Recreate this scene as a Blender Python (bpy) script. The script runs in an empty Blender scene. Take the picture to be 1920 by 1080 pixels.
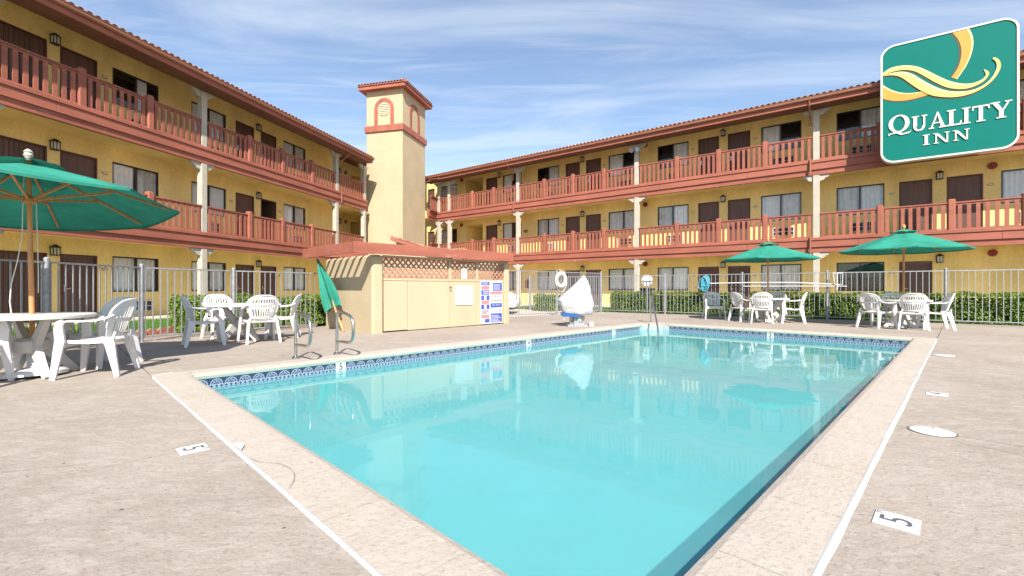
import bpy, bmesh, math, random
from mathutils import Vector, Matrix, noise
random.seed(7)
R = math.radians
scene = bpy.context.scene
COL = scene.collection

# ------------------------------------------------------------------ camera, sky, sun, exposure
cam = bpy.data.cameras.new('camera'); cam.sensor_width = 36.0; cam.lens = 16.0
cam.clip_end = 3000; cam.clip_start = 0.05
camo = bpy.data.objects.new('camera', cam); COL.objects.link(camo)
camo.location = (0, 0, 1.0); camo.rotation_euler = (R(90), 0, 0)
scene.camera = camo
SUN_AZ, SUN_EL = 171.0, 43.0            # azimuth clockwise from +Y
SKY_STRENGTH = 0.108
world = bpy.data.worlds.new('World'); scene.world = world; world.use_nodes = True
nt = world.node_tree; nt.nodes.clear(); N = nt.nodes.new; K = nt.links.new
out = N('ShaderNodeOutputWorld'); bg = N('ShaderNodeBackground'); bg.inputs[1].default_value = SKY_STRENGTH
sky = N('ShaderNodeTexSky'); sky.sky_type = 'NISHITA'; sky.sun_disc = False
sky.sun_elevation = R(SUN_EL); sky.sun_rotation = R(SUN_AZ)
sky.altitude = 50; sky.air_density = 1.0; sky.dust_density = 0.6; sky.ozone_density = 1.6
tc = N('ShaderNodeTexCoord'); sx = N('ShaderNodeSeparateXYZ'); K(tc.outputs['Generated'], sx.inputs[0])
mz = N('ShaderNodeMath'); mz.operation = 'MAXIMUM'; mz.inputs[1].default_value = 0.06; K(sx.outputs[2], mz.inputs[0])
dx = N('ShaderNodeMath'); dx.operation = 'DIVIDE'; K(sx.outputs[0], dx.inputs[0]); K(mz.outputs[0], dx.inputs[1])
dy = N('ShaderNodeMath'); dy.operation = 'DIVIDE'; K(sx.outputs[1], dy.inputs[0]); K(mz.outputs[0], dy.inputs[1])
cb = N('ShaderNodeCombineXYZ'); K(dx.outputs[0], cb.inputs[0]); K(dy.outputs[0], cb.inputs[1])
def cloud_layer(rot, scale, nscale, lo, hi, detail=9, dist=0.7, loc=(0, 0, 0)):
    mp = N('ShaderNodeMapping'); mp.inputs['Rotation'].default_value = (0, 0, R(rot)); mp.inputs['Scale'].default_value = scale
    mp.inputs['Location'].default_value = loc
    K(cb.outputs[0], mp.inputs[0])
    nz = N('ShaderNodeTexNoise'); nz.inputs['Scale'].default_value = nscale; nz.inputs['Detail'].default_value = detail
    nz.inputs['Roughness'].default_value = 0.58; nz.inputs['Distortion'].default_value = dist
    K(mp.outputs[0], nz.inputs['Vector'])
    rm = N('ShaderNodeMapRange'); rm.interpolation_type = 'SMOOTHSTEP'
    rm.inputs[1].default_value = lo; rm.inputs[2].default_value = hi
    K(nz.outputs[0], rm.inputs[0]); return rm
c1 = cloud_layer(-24, (0.42, 1.3, 1), 0.95, 0.40, 0.72, dist=1.3, loc=(2.3, 0.7, 0))
c2 = cloud_layer(14, (0.55, 3.2, 1), 1.9, 0.42, 0.80, dist=1.0, loc=(7.1, 3.0, 0))
ad = N('ShaderNodeMath'); ad.operation = 'MAXIMUM'; K(c1.outputs[0], ad.inputs[0])
c2s = N('ShaderNodeMath'); c2s.operation = 'MULTIPLY'; c2s.inputs[1].default_value = 0.6; K(c2.outputs[0], c2s.inputs[0]); K(c2s.outputs[0], ad.inputs[1])
cf = N('ShaderNodeMath'); cf.operation = 'MULTIPLY_ADD'; cf.inputs[1].default_value = 0.47; cf.inputs[2].default_value = 0.05; K(ad.outputs[0], cf.inputs[0])
mx = N('ShaderNodeMix'); mx.data_type = 'RGBA'
mx.inputs[7].default_value = (4.5, 4.9, 5.4, 1)
K(cf.outputs[0], mx.inputs[0]); K(sky.outputs[0], mx.inputs[6]); K(mx.outputs[2], bg.inputs[0]); K(bg.outputs[0], out.inputs[0])

sl = bpy.data.lights.new('sun', 'SUN'); sl.energy = 5.0; sl.angle = R(0.53); sl.color = (1.0, 0.945, 0.865)
so = bpy.data.objects.new('sun', sl); COL.objects.link(so); so.location = (5, -20, 30)
sd = Vector((math.sin(R(SUN_AZ)) * math.cos(R(SUN_EL)), math.cos(R(SUN_AZ)) * math.cos(R(SUN_EL)), math.sin(R(SUN_EL))))
so.rotation_euler = sd.to_track_quat('Z', 'Y').to_euler()
vs = scene.view_settings; vs.view_transform = 'Standard'; vs.look = 'None'; vs.exposure = 1.0; vs.gamma = 1.0; vs.use_curve_mapping = False
cy = scene.cycles
cy.max_bounces = 8; cy.transparent_max_bounces = 16; cy.caustics_reflective = False; cy.caustics_refractive = False
cy.use_denoising = True; cy.sample_clamp_indirect = 6.0

# ------------------------------------------------------------------ mesh helpers
def norm(v): return Vector(v).normalized()
class MB:
    def __init__(s): s.v = []; s.f = []; s.mi = []; s.cur = 0
    def add(s, vs, fs):
        o = len(s.v); s.v += [tuple(p) for p in vs]
        for f in fs: s.f.append(tuple(i + o for i in f)); s.mi.append(s.cur)
        return s
    def box(s, x0, x1, y0, y1, z0, z1):
        return s.add([(x0,y0,z0),(x1,y0,z0),(x1,y1,z0),(x0,y1,z0),(x0,y0,z1),(x1,y0,z1),(x1,y1,z1),(x0,y1,z1)],
              [(0,3,2,1),(4,5,6,7),(0,1,5,4),(1,2,6,5),(2,3,7,6),(3,0,4,7)])
    def cbox(s, x0, x1, y0, y1, z0, z1, c=0.01):
        # box with chamfered top and vertical edges
        def ring(z, i): return [(x0+i+c,y0+i,z),(x1-i-c,y0+i,z),(x1-i,y0+i+c,z),(x1-i,y1-i-c,z),(x1-i-c,y1-i,z),(x0+i+c,y1-i,z),(x0+i,y1-i-c,z),(x0+i,y0+i+c,z)]
        vs = ring(z0,0)+ring(z1-c,0)+ring(z1,c)
        fs = [tuple(reversed(range(8))), tuple(range(16,24))]
        for a in (0,8):
            for i in range(8): j=(i+1)%8; fs.append((a+i,a+j,a+8+j,a+8+i))
        return s.add(vs, fs)
    def loft(s, rings, cap=True, closed=True):
        n = len(rings[0]); vs = [p for r in rings for p in r]; fs = []
        for a in range(len(rings)-1):
            for i in range(n if closed else n-1):
                j = (i+1) % n
                fs.append((a*n+i, a*n+j, (a+1)*n+j, (a+1)*n+i))
        if cap and closed:
            fs.append(tuple(reversed(range(n)))); fs.append(tuple(range((len(rings)-1)*n, len(rings)*n)))
        return s.add(vs, fs)
    def tube(s, pts, r, n=8, cap=True, rs=None):
        pts = [Vector(p) for p in pts]; rings = []
        up = Vector((0,0,1)); t0 = (pts[1]-pts[0]).normalized()
        if abs(t0.z) > .9: up = Vector((1,0,0))
        a = t0.cross(up).normalized()
        for i, p in enumerate(pts):
            t = ((pts[min(i+1,len(pts)-1)]-p).normalized() + (p-pts[max(i-1,0)]).normalized())
            if t.length < 1e-6: t = pts[min(i+1,len(pts)-1)]-p
            t.normalize(); a = (a - t*a.dot(t)).normalized(); b = t.cross(a)
            rr = rs[i] if rs else r
            rings.append([p + a*rr*math.cos(2*math.pi*k/n) + b*rr*math.sin(2*math.pi*k/n) for k in range(n)])
        return s.loft(rings, cap)
    def bar(s, pts, w, t, side=None):
        # rectangular section swept along pts; w across 'side', t across the other
        pts = [Vector(p) for p in pts]; rings = []
        for i, p in enumerate(pts):
            tg = ((pts[min(i+1,len(pts)-1)]-p).normalized() + (p-pts[max(i-1,0)]).normalized()).normalized()
            sdv = Vector(side); sdv = (sdv - tg*sdv.dot(tg)).normalized(); u = tg.cross(sdv)
            ww = w[i] if isinstance(w,(list,tuple)) else w; tt = t[i] if isinstance(t,(list,tuple)) else t
            rings.append([p+sdv*ww/2+u*tt/2, p-sdv*ww/2+u*tt/2, p-sdv*ww/2-u*tt/2, p+sdv*ww/2-u*tt/2])
        return s.loft(rings)
    def lathe(s, prof, n=16, c=(0,0,0)):
        rings = [[(c[0]+r*math.cos(2*math.pi*k/n), c[1]+r*math.sin(2*math.pi*k/n), c[2]+z) for k in range(n)] for r, z in prof]
        return s.loft(rings)
    def prism(s, poly, y0, y1):
        # polygon in xz extruded along y
        n = len(poly)
        vs = [(x,y0,z) for x,z in poly]+[(x,y1,z) for x,z in poly]
        fs = [tuple(range(n)), tuple(reversed(range(n,2*n)))]+[(i,n+i,n+(i+1)%n,(i+1)%n) for i in range(n)]
        return s.add(vs, fs)
    def zprism(s, poly, z0, z1):
        n = len(poly)
        vs = [(x,y,z0) for x,y in poly]+[(x,y,z1) for x,y in poly]
        fs = [tuple(reversed(range(n))), tuple(range(n,2*n))]+[(i,(i+1)%n,n+(i+1)%n,n+i) for i in range(n)]
        return s.add(vs, fs)
    def mesh(s, name, mats, smooth=False, fix=True):
        me = bpy.data.meshes.new(name); me.from_pydata(s.v, [], s.f)
        for m in (mats if isinstance(mats,(list,tuple)) else [mats]): me.materials.append(m)
        if any(s.mi): me.polygons.foreach_set('material_index', s.mi)
        if fix:
            bm = bmesh.new(); bm.from_mesh(me); bmesh.ops.recalc_face_normals(bm, faces=bm.faces); bm.to_mesh(me); bm.free()
        if smooth:
            me.polygons.foreach_set('use_smooth', [True]*len(me.polygons))
            try: me.set_sharp_from_angle(angle=R(40))
            except Exception: pass
        me.update(); return me
    def build(s, name, mats, parent=None, loc=None, rot=None, smooth=False, fix=True):
        return put(name, s.mesh(name, mats, smooth, fix), parent, loc, rot)
def put(name, me, parent=None, loc=None, rot=None, scale=None):
    o = bpy.data.objects.new(name, me); COL.objects.link(o)
    if parent: o.parent = parent
    if loc: o.location = loc
    if rot: o.rotation_euler = rot
    if scale: o.scale = scale
    return o
def thing(name, label, cat, loc=(0,0,0), rz=0, group=None):
    o = bpy.data.objects.new(name, None); COL.objects.link(o); o.empty_display_size = .2
    o.location = loc; o.rotation_euler = (0,0,rz); tag(o, label, cat, group); return o
def tag(o, label, cat, group=None):
    o['label'] = label; o['category'] = cat
    if group: o['group'] = group
    return o
def struct(o, kind='structure', label=None):
    o['kind'] = kind
    if label: o['label'] = label
    return o
def copy_tree(o, parent=None):
    c = o.copy(); COL.objects.link(c); c.parent = parent
    for ch in list(o.children): copy_tree(ch, c)
    return c
def text_mesh(body, size, depth=0.002, name='print'):
    cu = bpy.data.curves.new(name, 'FONT'); cu.body = body; cu.size = size; cu.align_x = 'CENTER'; cu.align_y = 'CENTER'; cu.extrude = depth; cu.resolution_u = 3
    o = bpy.data.objects.new(name, cu); COL.objects.link(o); bpy.context.view_layer.update()
    me = bpy.data.meshes.new_from_object(o.evaluated_get(bpy.context.evaluated_depsgraph_get()))
    bpy.data.objects.remove(o); bpy.data.curves.remove(cu); return me

# ------------------------------------------------------------------ materials
MATS = {}
def mat(name, col, rough=0.6, var=0.12, nscale=3.0, bump=0.0, bscale=60.0, spec=0.4, metal=0.0, rnd=0.0, fine=0.0, coords='Object', stretch=None, col2=None, wear=None):
    m = bpy.data.materials.new(name); m.use_nodes = True; t = m.node_tree; n = t.nodes; l = t.links
    b = n['Principled BSDF']; b.inputs['Roughness'].default_value = rough; b.inputs['Metallic'].default_value = metal
    b.inputs['Specular IOR Level'].default_value = spec
    tcn = n.new('ShaderNodeTexCoord'); vec = tcn.outputs[coords]
    if stretch:
        mp = n.new('ShaderNodeMapping'); mp.inputs['Scale'].default_value = stretch; l.new(vec, mp.inputs[0]); vec = mp.outputs[0]
    nz = n.new('ShaderNodeTexNoise'); nz.inputs['Scale'].default_value = nscale; nz.inputs['Detail'].default_value = 8; nz.inputs['Roughness'].default_value = .62
    l.new(vec, nz.inputs['Vector'])
    rp = n.new('ShaderNodeMapRange'); rp.inputs[1].default_value = .3; rp.inputs[2].default_value = .7
    l.new(nz.outputs[0], rp.inputs[0])
    mxn = n.new('ShaderNodeMix'); mxn.data_type = 'RGBA'
    c2 = col2 or tuple(max(0, c*(1-var*1.6)) for c in col)
    mxn.inputs[6].default_value = (*c2, 1); mxn.inputs[7].default_value = (*tuple(min(1, c*(1+var*.5)) for c in col), 1)
    l.new(rp.outputs[0], mxn.inputs[0]); cur = mxn.outputs[2]
    if fine:
        nf = n.new('ShaderNodeTexNoise'); nf.inputs['Scale'].default_value = bscale; nf.inputs['Detail'].default_value = 4; l.new(vec, nf.inputs['Vector'])
        h = n.new('ShaderNodeHueSaturation'); mr = n.new('ShaderNodeMapRange'); mr.inputs[1].default_value=.3; mr.inputs[2].default_value=.7
        mr.inputs[3].default_value = 1-fine; mr.inputs[4].default_value = 1+fine; l.new(nf.outputs[0], mr.inputs[0]); l.new(mr.outputs[0], h.inputs['Value']); l.new(cur, h.inputs['Color']); cur = h.outputs[0]
    if wear:
        wc, lo, hi, ws = wear
        nw = n.new('ShaderNodeTexNoise'); nw.inputs['Scale'].default_value = ws; nw.inputs['Detail'].default_value = 10; nw.inputs['Roughness'].default_value=.7; l.new(vec, nw.inputs['Vector'])
        mr = n.new('ShaderNodeMapRange'); mr.inputs[1].default_value=lo; mr.inputs[2].default_value=hi; l.new(nw.outputs[0], mr.inputs[0])
        mw = n.new('ShaderNodeMix'); mw.data_type='RGBA'; mw.inputs[7].default_value=(*wc,1); l.new(mr.outputs[0], mw.inputs[0]); l.new(cur, mw.inputs[6]); cur = mw.outputs[2]
    if rnd:
        oi = n.new('ShaderNodeObjectInfo'); h = n.new('ShaderNodeHueSaturation'); mr = n.new('ShaderNodeMapRange')
        mr.inputs[3].default_value = 1-rnd; mr.inputs[4].default_value = 1+rnd; l.new(oi.outputs['Random'], mr.inputs[0]); l.new(mr.outputs[0], h.inputs['Value']); l.new(cur, h.inputs['Color']); cur = h.outputs[0]
    l.new(cur, b.inputs['Base Color'])
    if bump:
        nb = n.new('ShaderNodeTexNoise'); nb.inputs['Scale'].default_value = bscale; nb.inputs['Detail'].default_value = 6; l.new(vec, nb.inputs['Vector'])
        bp = n.new('ShaderNodeBump'); bp.inputs['Strength'].default_value = bump; bp.inputs['Distance'].default_value = .02; l.new(nb.outputs[0], bp.inputs['Height']); l.new(bp.outputs[0], b.inputs['Normal'])
    MATS[name] = m; return m
def M(n): return MATS[n]
mat('yellow_stucco', (0.85,0.65,0.26), .85, .13, 0.9, .35, 30, .2, fine=.07, stretch=(1,1,.45), wear=((.62,.46,.20),.60,.82,1.6))
mat('cream_stucco', (0.45,0.365,0.235), .85, .07, .9, .5, 38, .2, fine=.05)
mat('cream_paint', (0.45,0.365,0.24), .7, .06, 1.4, .15, 30, .3, stretch=(1,1,.25), wear=((.5,.42,.33),.66,.8,3.0))
mat('red_wood', (0.325,0.108,0.070), .62, .18, 2.2, .12, 30, .3, rnd=.12, wear=((.44,.24,.19),.60,.74,11.0))
mat('red_beam', (0.335,0.110,0.072), .65, .18, 1.6, .12, 25, .3, stretch=(.35,1,1.5), wear=((.44,.24,.19),.60,.74,7.0))
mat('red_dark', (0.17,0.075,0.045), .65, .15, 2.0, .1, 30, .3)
mat('gutter_paint', (0.27,0.11,0.065), .5, .12, 2.0, 0, 30, .4)
mat('roof_tile', (0.34,0.15,0.10), .8, .25, 6.0, .2, 50, .2, rnd=.22, wear=((.62,.50,.44),.55,.72,8.0))
mat('column_paint', (0.45,0.405,0.335), .75, .10, 3.0, .2, 40, .25)
mat('door_brown', (0.125,0.068,0.052), .5, .2, 3.0, .05, 50, .4, stretch=(3,3,.4), rnd=.15)
mat('door_frame', (0.10,0.035,0.025), .5, .15, 4.0)
mat('bronze', (0.035,0.024,0.020), .4, .1, 4.0, spec=.5)
mat('dark_interior', (0.025,0.023,0.022), .9, .1)
mat('curtain', (0.92,0.92,0.91), .9, .08, 5.0, rnd=.12)
mat('curtain_dim', (0.76,0.74,0.70), .9, .12, 5.0, rnd=.2)
mat('steel', (0.55,0.53,0.50), .28, .08, 8.0, metal=1.0)
mat('galvanised', (0.36,0.37,0.39), .5, .2, 14.0, metal=.5, rnd=.06, wear=((.30,.29,.28),.62,.74,18.0))
mat('black_iron', (0.025,0.023,0.022), .5, .1)
mat('lamp_glass', (0.62,0.60,0.50), .25, .1)
mat('white_resin', (0.62,0.61,0.605), .38, .05, 5.0, 0, 30, .45, rnd=.03, wear=((.62,.58,.54),.66,.82,7.0))
mat('table_resin', (0.52,0.50,0.475), .45, .06, 4.0, 0, 30, .4, wear=((.60,.54,.48),.62,.80,6.0))
mat('white_paint', (0.60,0.59,0.58), .5, .04)
mat('white_plastic', (0.55,0.55,0.55), .35, .05)
mat('wood_pole', (0.56,0.25,0.09), .42, .2, 5.0, .05, 60, .45, stretch=(6,6,.6), rnd=.06)
mat('rope', (0.70,0.66,0.56), .85, .1)
mat('concrete_base', (0.45,0.42,0.39), .85, .15, 6.0, .3, 60)
mat('bell_red', (0.24,0.035,0.02), .5, .1)
mat('plaque', (0.34,0.19,0.10), .5, .2)
mat('sign_green', (0.0,0.145,0.118), .6, .04, 1.0, spec=.15)
mat('sign_cream', (0.60,0.57,0.49), .45, .05)
mat('sign_yellow', (0.64,0.47,0.15), .45, .05)
mat('sign_pale', (0.68,0.58,0.30), .45, .05)
mat('sign_orange', (0.62,0.29,0.05), .45, .06)
mat('sign_brown', (0.05,0.07,0.05), .6, .05)
mat('lattice', (0.38,0.20,0.13), .7, .15, 4.0, .1, wear=((.50,.36,.26),.55,.75,6.0))
mat('board_white', (0.52,0.52,0.52), .4, .04, wear=((.55,.45,.35),.70,.78,5.0))
mat('print_blue', (0.05,0.08,0.36), .5, .1)
mat('print_red', (0.62,0.20,0.20), .5, .1)
mat('print_black', (0.02,0.02,0.025), .5, .05)
mat('print_grey', (0.085,0.085,0.10), .6, .1, wear=((.3,.3,.3),.62,.8,40.0))
mat('cover_white', (0.38,0.385,0.39), .65, .05, 3.0, .15, 14)
mat('cover_blue', (0.02,0.10,0.30), .5, .1)
mat('lift_grey', (0.36,0.375,0.385), .4, .12, 6.0, metal=.4)
mat('hose', (0.07,0.33,0.42), .4, .1)
mat('bin_grey', (0.15,0.15,0.17), .6, .2, 12.0)
mat('soil', (0.16,0.11,0.075), .95, .35, 9.0, .8, 70, .1)
mat('walkway', (0.52,0.46,0.40), .85, .12, 2.0, .2, 60, .2)
mat('edging', (0.30,0.13,0.095), .85, .2, 9.0, .3, 40, .2, rnd=.2)
mat('car_paint', (0.80,0.81,0.82), .25, .03, spec=.5)
mat('car_glass', (0.02,0.025,0.03), .08, .05, spec=.6)
mat('rubber', (0.02,0.02,0.02), .8, .1)
mat('ac_white', (0.62,0.60,0.57), .5, .08)
mat('ac_dark', (0.035,0.035,0.04), .6, .1)
mat('vent_cream', (0.66,0.57,0.38), .6, .08)
mat('joint_dark', (0.10,0.085,0.075), .9, .2, 8.0)
mat('caulk', (0.47,0.465,0.46), .7, .06, 9.0, .1, 40, .2, wear=((.50,.45,.42),.64,.76,16.0))
mat('lid_white', (0.52,0.52,0.51), .45, .04)

def leaf_mat(name, cols, trans=.25, rough=.5):
    m = bpy.data.materials.new(name); m.use_nodes = True; t = m.node_tree; n = t.nodes; l = t.links
    b = n['Principled BSDF']; b.inputs['Roughness'].default_value = rough; b.inputs['Specular IOR Level'].default_value = .35
    g = n.new('ShaderNodeNewGeometry'); r = n.new('ShaderNodeValToRGB'); r.color_ramp.interpolation = 'LINEAR'
    els = r.color_ramp.elements
    els[0].position = 0; els[0].color = (*cols[0],1); els[1].position = 1; els[1].color = (*cols[-1],1)
    for i, c in enumerate(cols[1:-1]):
        e = els.new((i+1)/(len(cols)-1)); e.color = (*c,1)
    l.new(g.outputs['Random Per Island'], r.inputs[0]); l.new(r.outputs[0], b.inputs['Base Color'])
    tr = n.new('ShaderNodeBsdfTranslucent'); l.new(r.outputs[0], tr.inputs[0])
    ms = n.new('ShaderNodeMixShader'); ms.inputs[0].default_value = trans; l.new(b.outputs[0], ms.inputs[1]); l.new(tr.outputs[0], ms.inputs[2])
    l.new(ms.outputs[0], n['Material Output'].inputs[0]); MATS[name] = m; return m
leaf_mat('hedge_leaf', [(.05,.11,.015),(.12,.22,.03),(.21,.31,.05),(.36,.42,.09)], .35)
leaf_mat('grass_blade', [(.06,.15,.02),(.10,.22,.03),(.16,.27,.05)], .3, .6)
leaf_mat('strap_leaf', [(.05,.12,.02),(.12,.20,.04),(.25,.28,.08)], .3)
mat('hedge_core', (0.018,0.03,0.008), .95, .3, 12.0)
mat('twig', (0.12,0.08,0.05), .9, .2)

def fabric_mat():
    m = mat('green_canvas', (0.035,0.265,0.19), .8, .22, 1.6, .35, 9, .15)
    n = m.node_tree.nodes; l = m.node_tree.links; b = n['Principled BSDF']
    src = b.inputs['Base Color'].links[0].from_socket
    tr = n.new('ShaderNodeBsdfTranslucent'); l.new(src, tr.inputs[0])
    ms = n.new('ShaderNodeMixShader'); ms.inputs[0].default_value = .16; l.new(b.outputs[0], ms.inputs[1]); l.new(tr.outputs[0], ms.inputs[2])
    l.new(ms.outputs[0], n['Material Output'].inputs[0])
fabric_mat()
def glass_mat():
    m = bpy.data.materials.new('window_glass'); m.use_nodes = True; n = m.node_tree.nodes; l = m.node_tree.links; n.clear()
    o = n.new('ShaderNodeOutputMaterial'); g = n.new('ShaderNodeBsdfGlossy'); g.inputs['Roughness'].default_value = .015; g.inputs[0].default_value = (.9,.93,.95,1)
    t = n.new('ShaderNodeBsdfTransparent'); t.inputs[0].default_value = (.95,.96,.96,1)
    f = n.new('ShaderNodeFresnel'); ge = n.new('ShaderNodeNewGeometry'); io = n.new('ShaderNodeMapRange'); io.inputs[3].default_value = 1.5; io.inputs[4].default_value = 1/1.5; l.new(ge.outputs['Backfacing'], io.inputs[0]); l.new(io.outputs[0], f.inputs[0])
    ms = n.new('ShaderNodeMixShader'); l.new(f.outputs[0], ms.inputs[0]); l.new(t.outputs[0], ms.inputs[1]); l.new(g.outputs[0], ms.inputs[2]); l.new(ms.outputs[0], o.inputs[0])
    MATS['window_glass'] = m
glass_mat()
def water_mat():
    m = bpy.data.materials.new('pool_water'); m.use_nodes = True; n = m.node_tree.nodes; l = m.node_tree.links; n.clear()
    o = n.new('ShaderNodeOutputMaterial'); g = n.new('ShaderNodeBsdfGlossy'); g.inputs['Roughness'].default_value = 0.035; g.inputs[0].default_value = (1,1,1,1)
    t = n.new('ShaderNodeBsdfTransparent'); t.inputs[0].default_value = (.70,.935,.945,1)
    f = n.new('ShaderNodeFresnel'); ge = n.new('ShaderNodeNewGeometry'); io = n.new('ShaderNodeMapRange'); io.inputs[3].default_value = 1.2; io.inputs[4].default_value = 1/1.2; l.new(ge.outputs['Backfacing'], io.inputs[0]); l.new(io.outputs[0], f.inputs[0])
    c = n.new('ShaderNodeTexCoord'); z = n.new('ShaderNodeTexNoise'); z.inputs['Scale'].default_value = 2.2; z.inputs['Detail'].default_value = 2; l.new(c.outputs['Object'], z.inputs['Vector'])
    b = n.new('ShaderNodeBump'); b.inputs['Strength'].default_value = .05; b.inputs['Distance'].default_value = .05; l.new(z.outputs[0], b.inputs['Height'])
    l.new(b.outputs[0], g.inputs['Normal']); l.new(b.outputs[0], f.inputs['Normal'])
    # slightly cloudy water: part of the light scatters back just under the surface
    df = n.new('ShaderNodeBsdfDiffuse'); df.inputs[0].default_value = (.135,.43,.455,1); mk = n.new('ShaderNodeMixShader'); mk.inputs[0].default_value = .36
    l.new(t.outputs[0], mk.inputs[1]); l.new(df.outputs[0], mk.inputs[2])
    ms = n.new('ShaderNodeMixShader'); l.new(f.outputs[0], ms.inputs[0]); l.new(mk.outputs[0], ms.inputs[1]); l.new(g.outputs[0], ms.inputs[2]); l.new(ms.outputs[0], o.inputs[0])
    MATS['pool_water'] = m
water_mat()
mat('plaster', (0.20,0.42,0.43), .8, .05, 1.5, 0, 30, .2)
def deck_mat(name, base, dark, tint, pit=.5):
    m = bpy.data.materials.new(name); m.use_nodes = True; n = m.node_tree.nodes; l = m.node_tree.links
    b = n['Principled BSDF']; b.inputs['Roughness'].default_value = .82; b.inputs['Specular IOR Level'].default_value = .25
    c = n.new('ShaderNodeTexCoord'); v = c.outputs['Object']
    def nz(s, d=8, r=.6, dist=0.0, vv=v):
        x = n.new('ShaderNodeTexNoise'); x.inputs['Scale'].default_value = s; x.inputs['Detail'].default_value = d; x.inputs['Roughness'].default_value = r; x.inputs['Distortion'].default_value = dist; l.new(vv, x.inputs['Vector']); return x.outputs[0]
    def mr(s, a, bb, lo=0, hi=1):
        x = n.new('ShaderNodeMapRange'); x.inputs[1].default_value=a; x.inputs[2].default_value=bb; x.inputs[3].default_value=lo; x.inputs[4].default_value=hi; l.new(s, x.inputs[0]); return x.outputs[0]
    def mixc(f, a, bc):
        x = n.new('ShaderNodeMix'); x.data_type='RGBA'; l.new(f, x.inputs[0])
        if isinstance(a, tuple): x.inputs[6].default_value=(*a,1)
        else: l.new(a, x.inputs[6])
        if isinstance(bc, tuple): x.inputs[7].default_value=(*bc,1)
        else: l.new(bc, x.inputs[7])
        return x.outputs[2]
    mp = n.new('ShaderNodeMapping'); mp.inputs['Scale'].default_value = (1.0, 2.2, 1); mp.inputs['Rotation'].default_value = (0,0,R(40)); l.new(v, mp.inputs[0])
    col = mixc(mr(nz(.55, 6, .65, .6), .35, .68), base, dark)
    col = mixc(mr(nz(5.5, 9, .7, .8, mp.outputs[0]), .45, .72, 0, .75), col, tint)
    col = mixc(mr(nz(38, 5, .7), .54, .72, 0, .8), col, tuple(x*.60 for x in dark))
    col = mixc(mr(nz(2.1, 7, .7, 1.2, mp.outputs[0]), .52, .66, 0, .38), col, tuple(x*.90 for x in dark))
    col = mixc(mr(nz(70, 3, .6), .62, .75, 0, .5), col, tuple(min(1, x*1.35) for x in base))
    vo = n.new('ShaderNodeTexVoronoi'); vo.inputs['Scale'].default_value = 7.5; l.new(v, vo.inputs['Vector'])
    pn = mr(vo.outputs['Distance'], .045, .065, 1, 0)
    pm = n.new('ShaderNodeMath'); pm.operation='MULTIPLY'; l.new(pn, pm.inputs[0]); l.new(mr(nz(1.3, 3), .56, .64), pm.inputs[1])
    pp = n.new('ShaderNodeMath'); pp.operation='MULTIPLY'; l.new(pm.outputs[0], pp.inputs[0]); pp.inputs[1].default_value = pit
    col = mixc(pp.outputs[0], col, tuple(x*.28 for x in dark))
    l.new(col, b.inputs['Base Color'])
    hb = n.new('ShaderNodeMath'); hb.operation='SUBTRACT'; l.new(nz(26, 9, .72), hb.inputs[0]); l.new(pp.outputs[0], hb.inputs[1])
    bp = n.new('ShaderNodeBump'); bp.inputs['Strength'].default_value=.8; bp.inputs['Distance'].default_value=.012; l.new(hb.outputs[0], bp.inputs['Height']); l.new(bp.outputs[0], b.inputs['Normal'])
    MATS[name] = m
deck_mat('deck_concrete', (.325,.278,.235), (.245,.203,.168), (.385,.340,.295), 1.0)
deck_mat('coping_concrete', (.40,.35,.295), (.36,.31,.26), (.435,.392,.345), .25)
def tile_mat():
    # glazed waterline tile: navy ground with pale fan pattern, a pale row of diamonds below
    m = bpy.data.materials.new('waterline_tile'); m.use_nodes = True; n = m.node_tree.nodes; l = m.node_tree.links
    b = n['Principled BSDF']; b.inputs['Roughness'].default_value = .18
    c = n.new('ShaderNodeTexCoord'); s = n.new('ShaderNodeSeparateXYZ'); l.new(c.outputs['Object'], s.inputs[0])
    def ma(op, a, bb=None, cc=None):
        x = n.new('ShaderNodeMath'); x.operation = op
        for i, q in enumerate((a, bb, cc)):
            if q is None: continue
            if isinstance(q, (int, float)): x.inputs[i].default_value = q
            else: l.new(q, x.inputs[i])
        return x.outputs[0]
    X = ma('DIVIDE', s.outputs[0], .152); Z = ma('DIVIDE', s.outputs[2], .152)   # 0..1 over one tile
    ax = ma('ABSOLUTE', ma('SUBTRACT', X, .5))
    zz = ma('SUBTRACT', Z, .50)
    rr = ma('SQRT', ma('ADD', ma('MULTIPLY', ax, ax), ma('MULTIPLY', zz, zz)))
    ring = ma('LESS_THAN', ma('ABSOLUTE', ma('SUBTRACT', rr, .40)), .035)
    diag = ma('LESS_THAN', ma('ABSOLUTE', ma('SUBTRACT', ma('ADD', ax, zz), .30)), .030)
    ray = ma('MULTIPLY', ma('GREATER_THAN', ma('COSINE', ma('MULTIPLY', ma('ARCTAN2', zz, ma('SUBTRACT', X, .5)), 8)), .72), ma('LESS_THAN', rr, .34))
    up = ma('MAXIMUM', ma('MAXIMUM', ring, diag), ray)
    d = ma('ADD', ma('ABSOLUTE', ma('SUBTRACT', ma('FRACT', ma('MULTIPLY', X, 3)), .5)), ma('MULTIPLY', ma('ABSOLUTE', ma('SUBTRACT', Z, .36)), 3.2))
    low = ma('GREATER_THAN', d, .34)
    isup = ma('GREATER_THAN', Z, .50)
    fac = ma('ADD', ma('MULTIPLY', up, isup), ma('MULTIPLY', low, ma('SUBTRACT', 1, isup)))
    x = n.new('ShaderNodeMix'); x.data_type='RGBA'; l.new(fac, x.inputs[0]); x.inputs[6].default_value=(.028,.05,.10,1); x.inputs[7].default_value=(.24,.30,.38,1)
    l.new(x.outputs[2], b.inputs['Base Color']); MATS['waterline_tile'] = m
tile_mat()
mat('tile_pale', (.52,.54,.54), .25, .05)
mat('grout', (.42,.52,.52), .8, .1)

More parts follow.
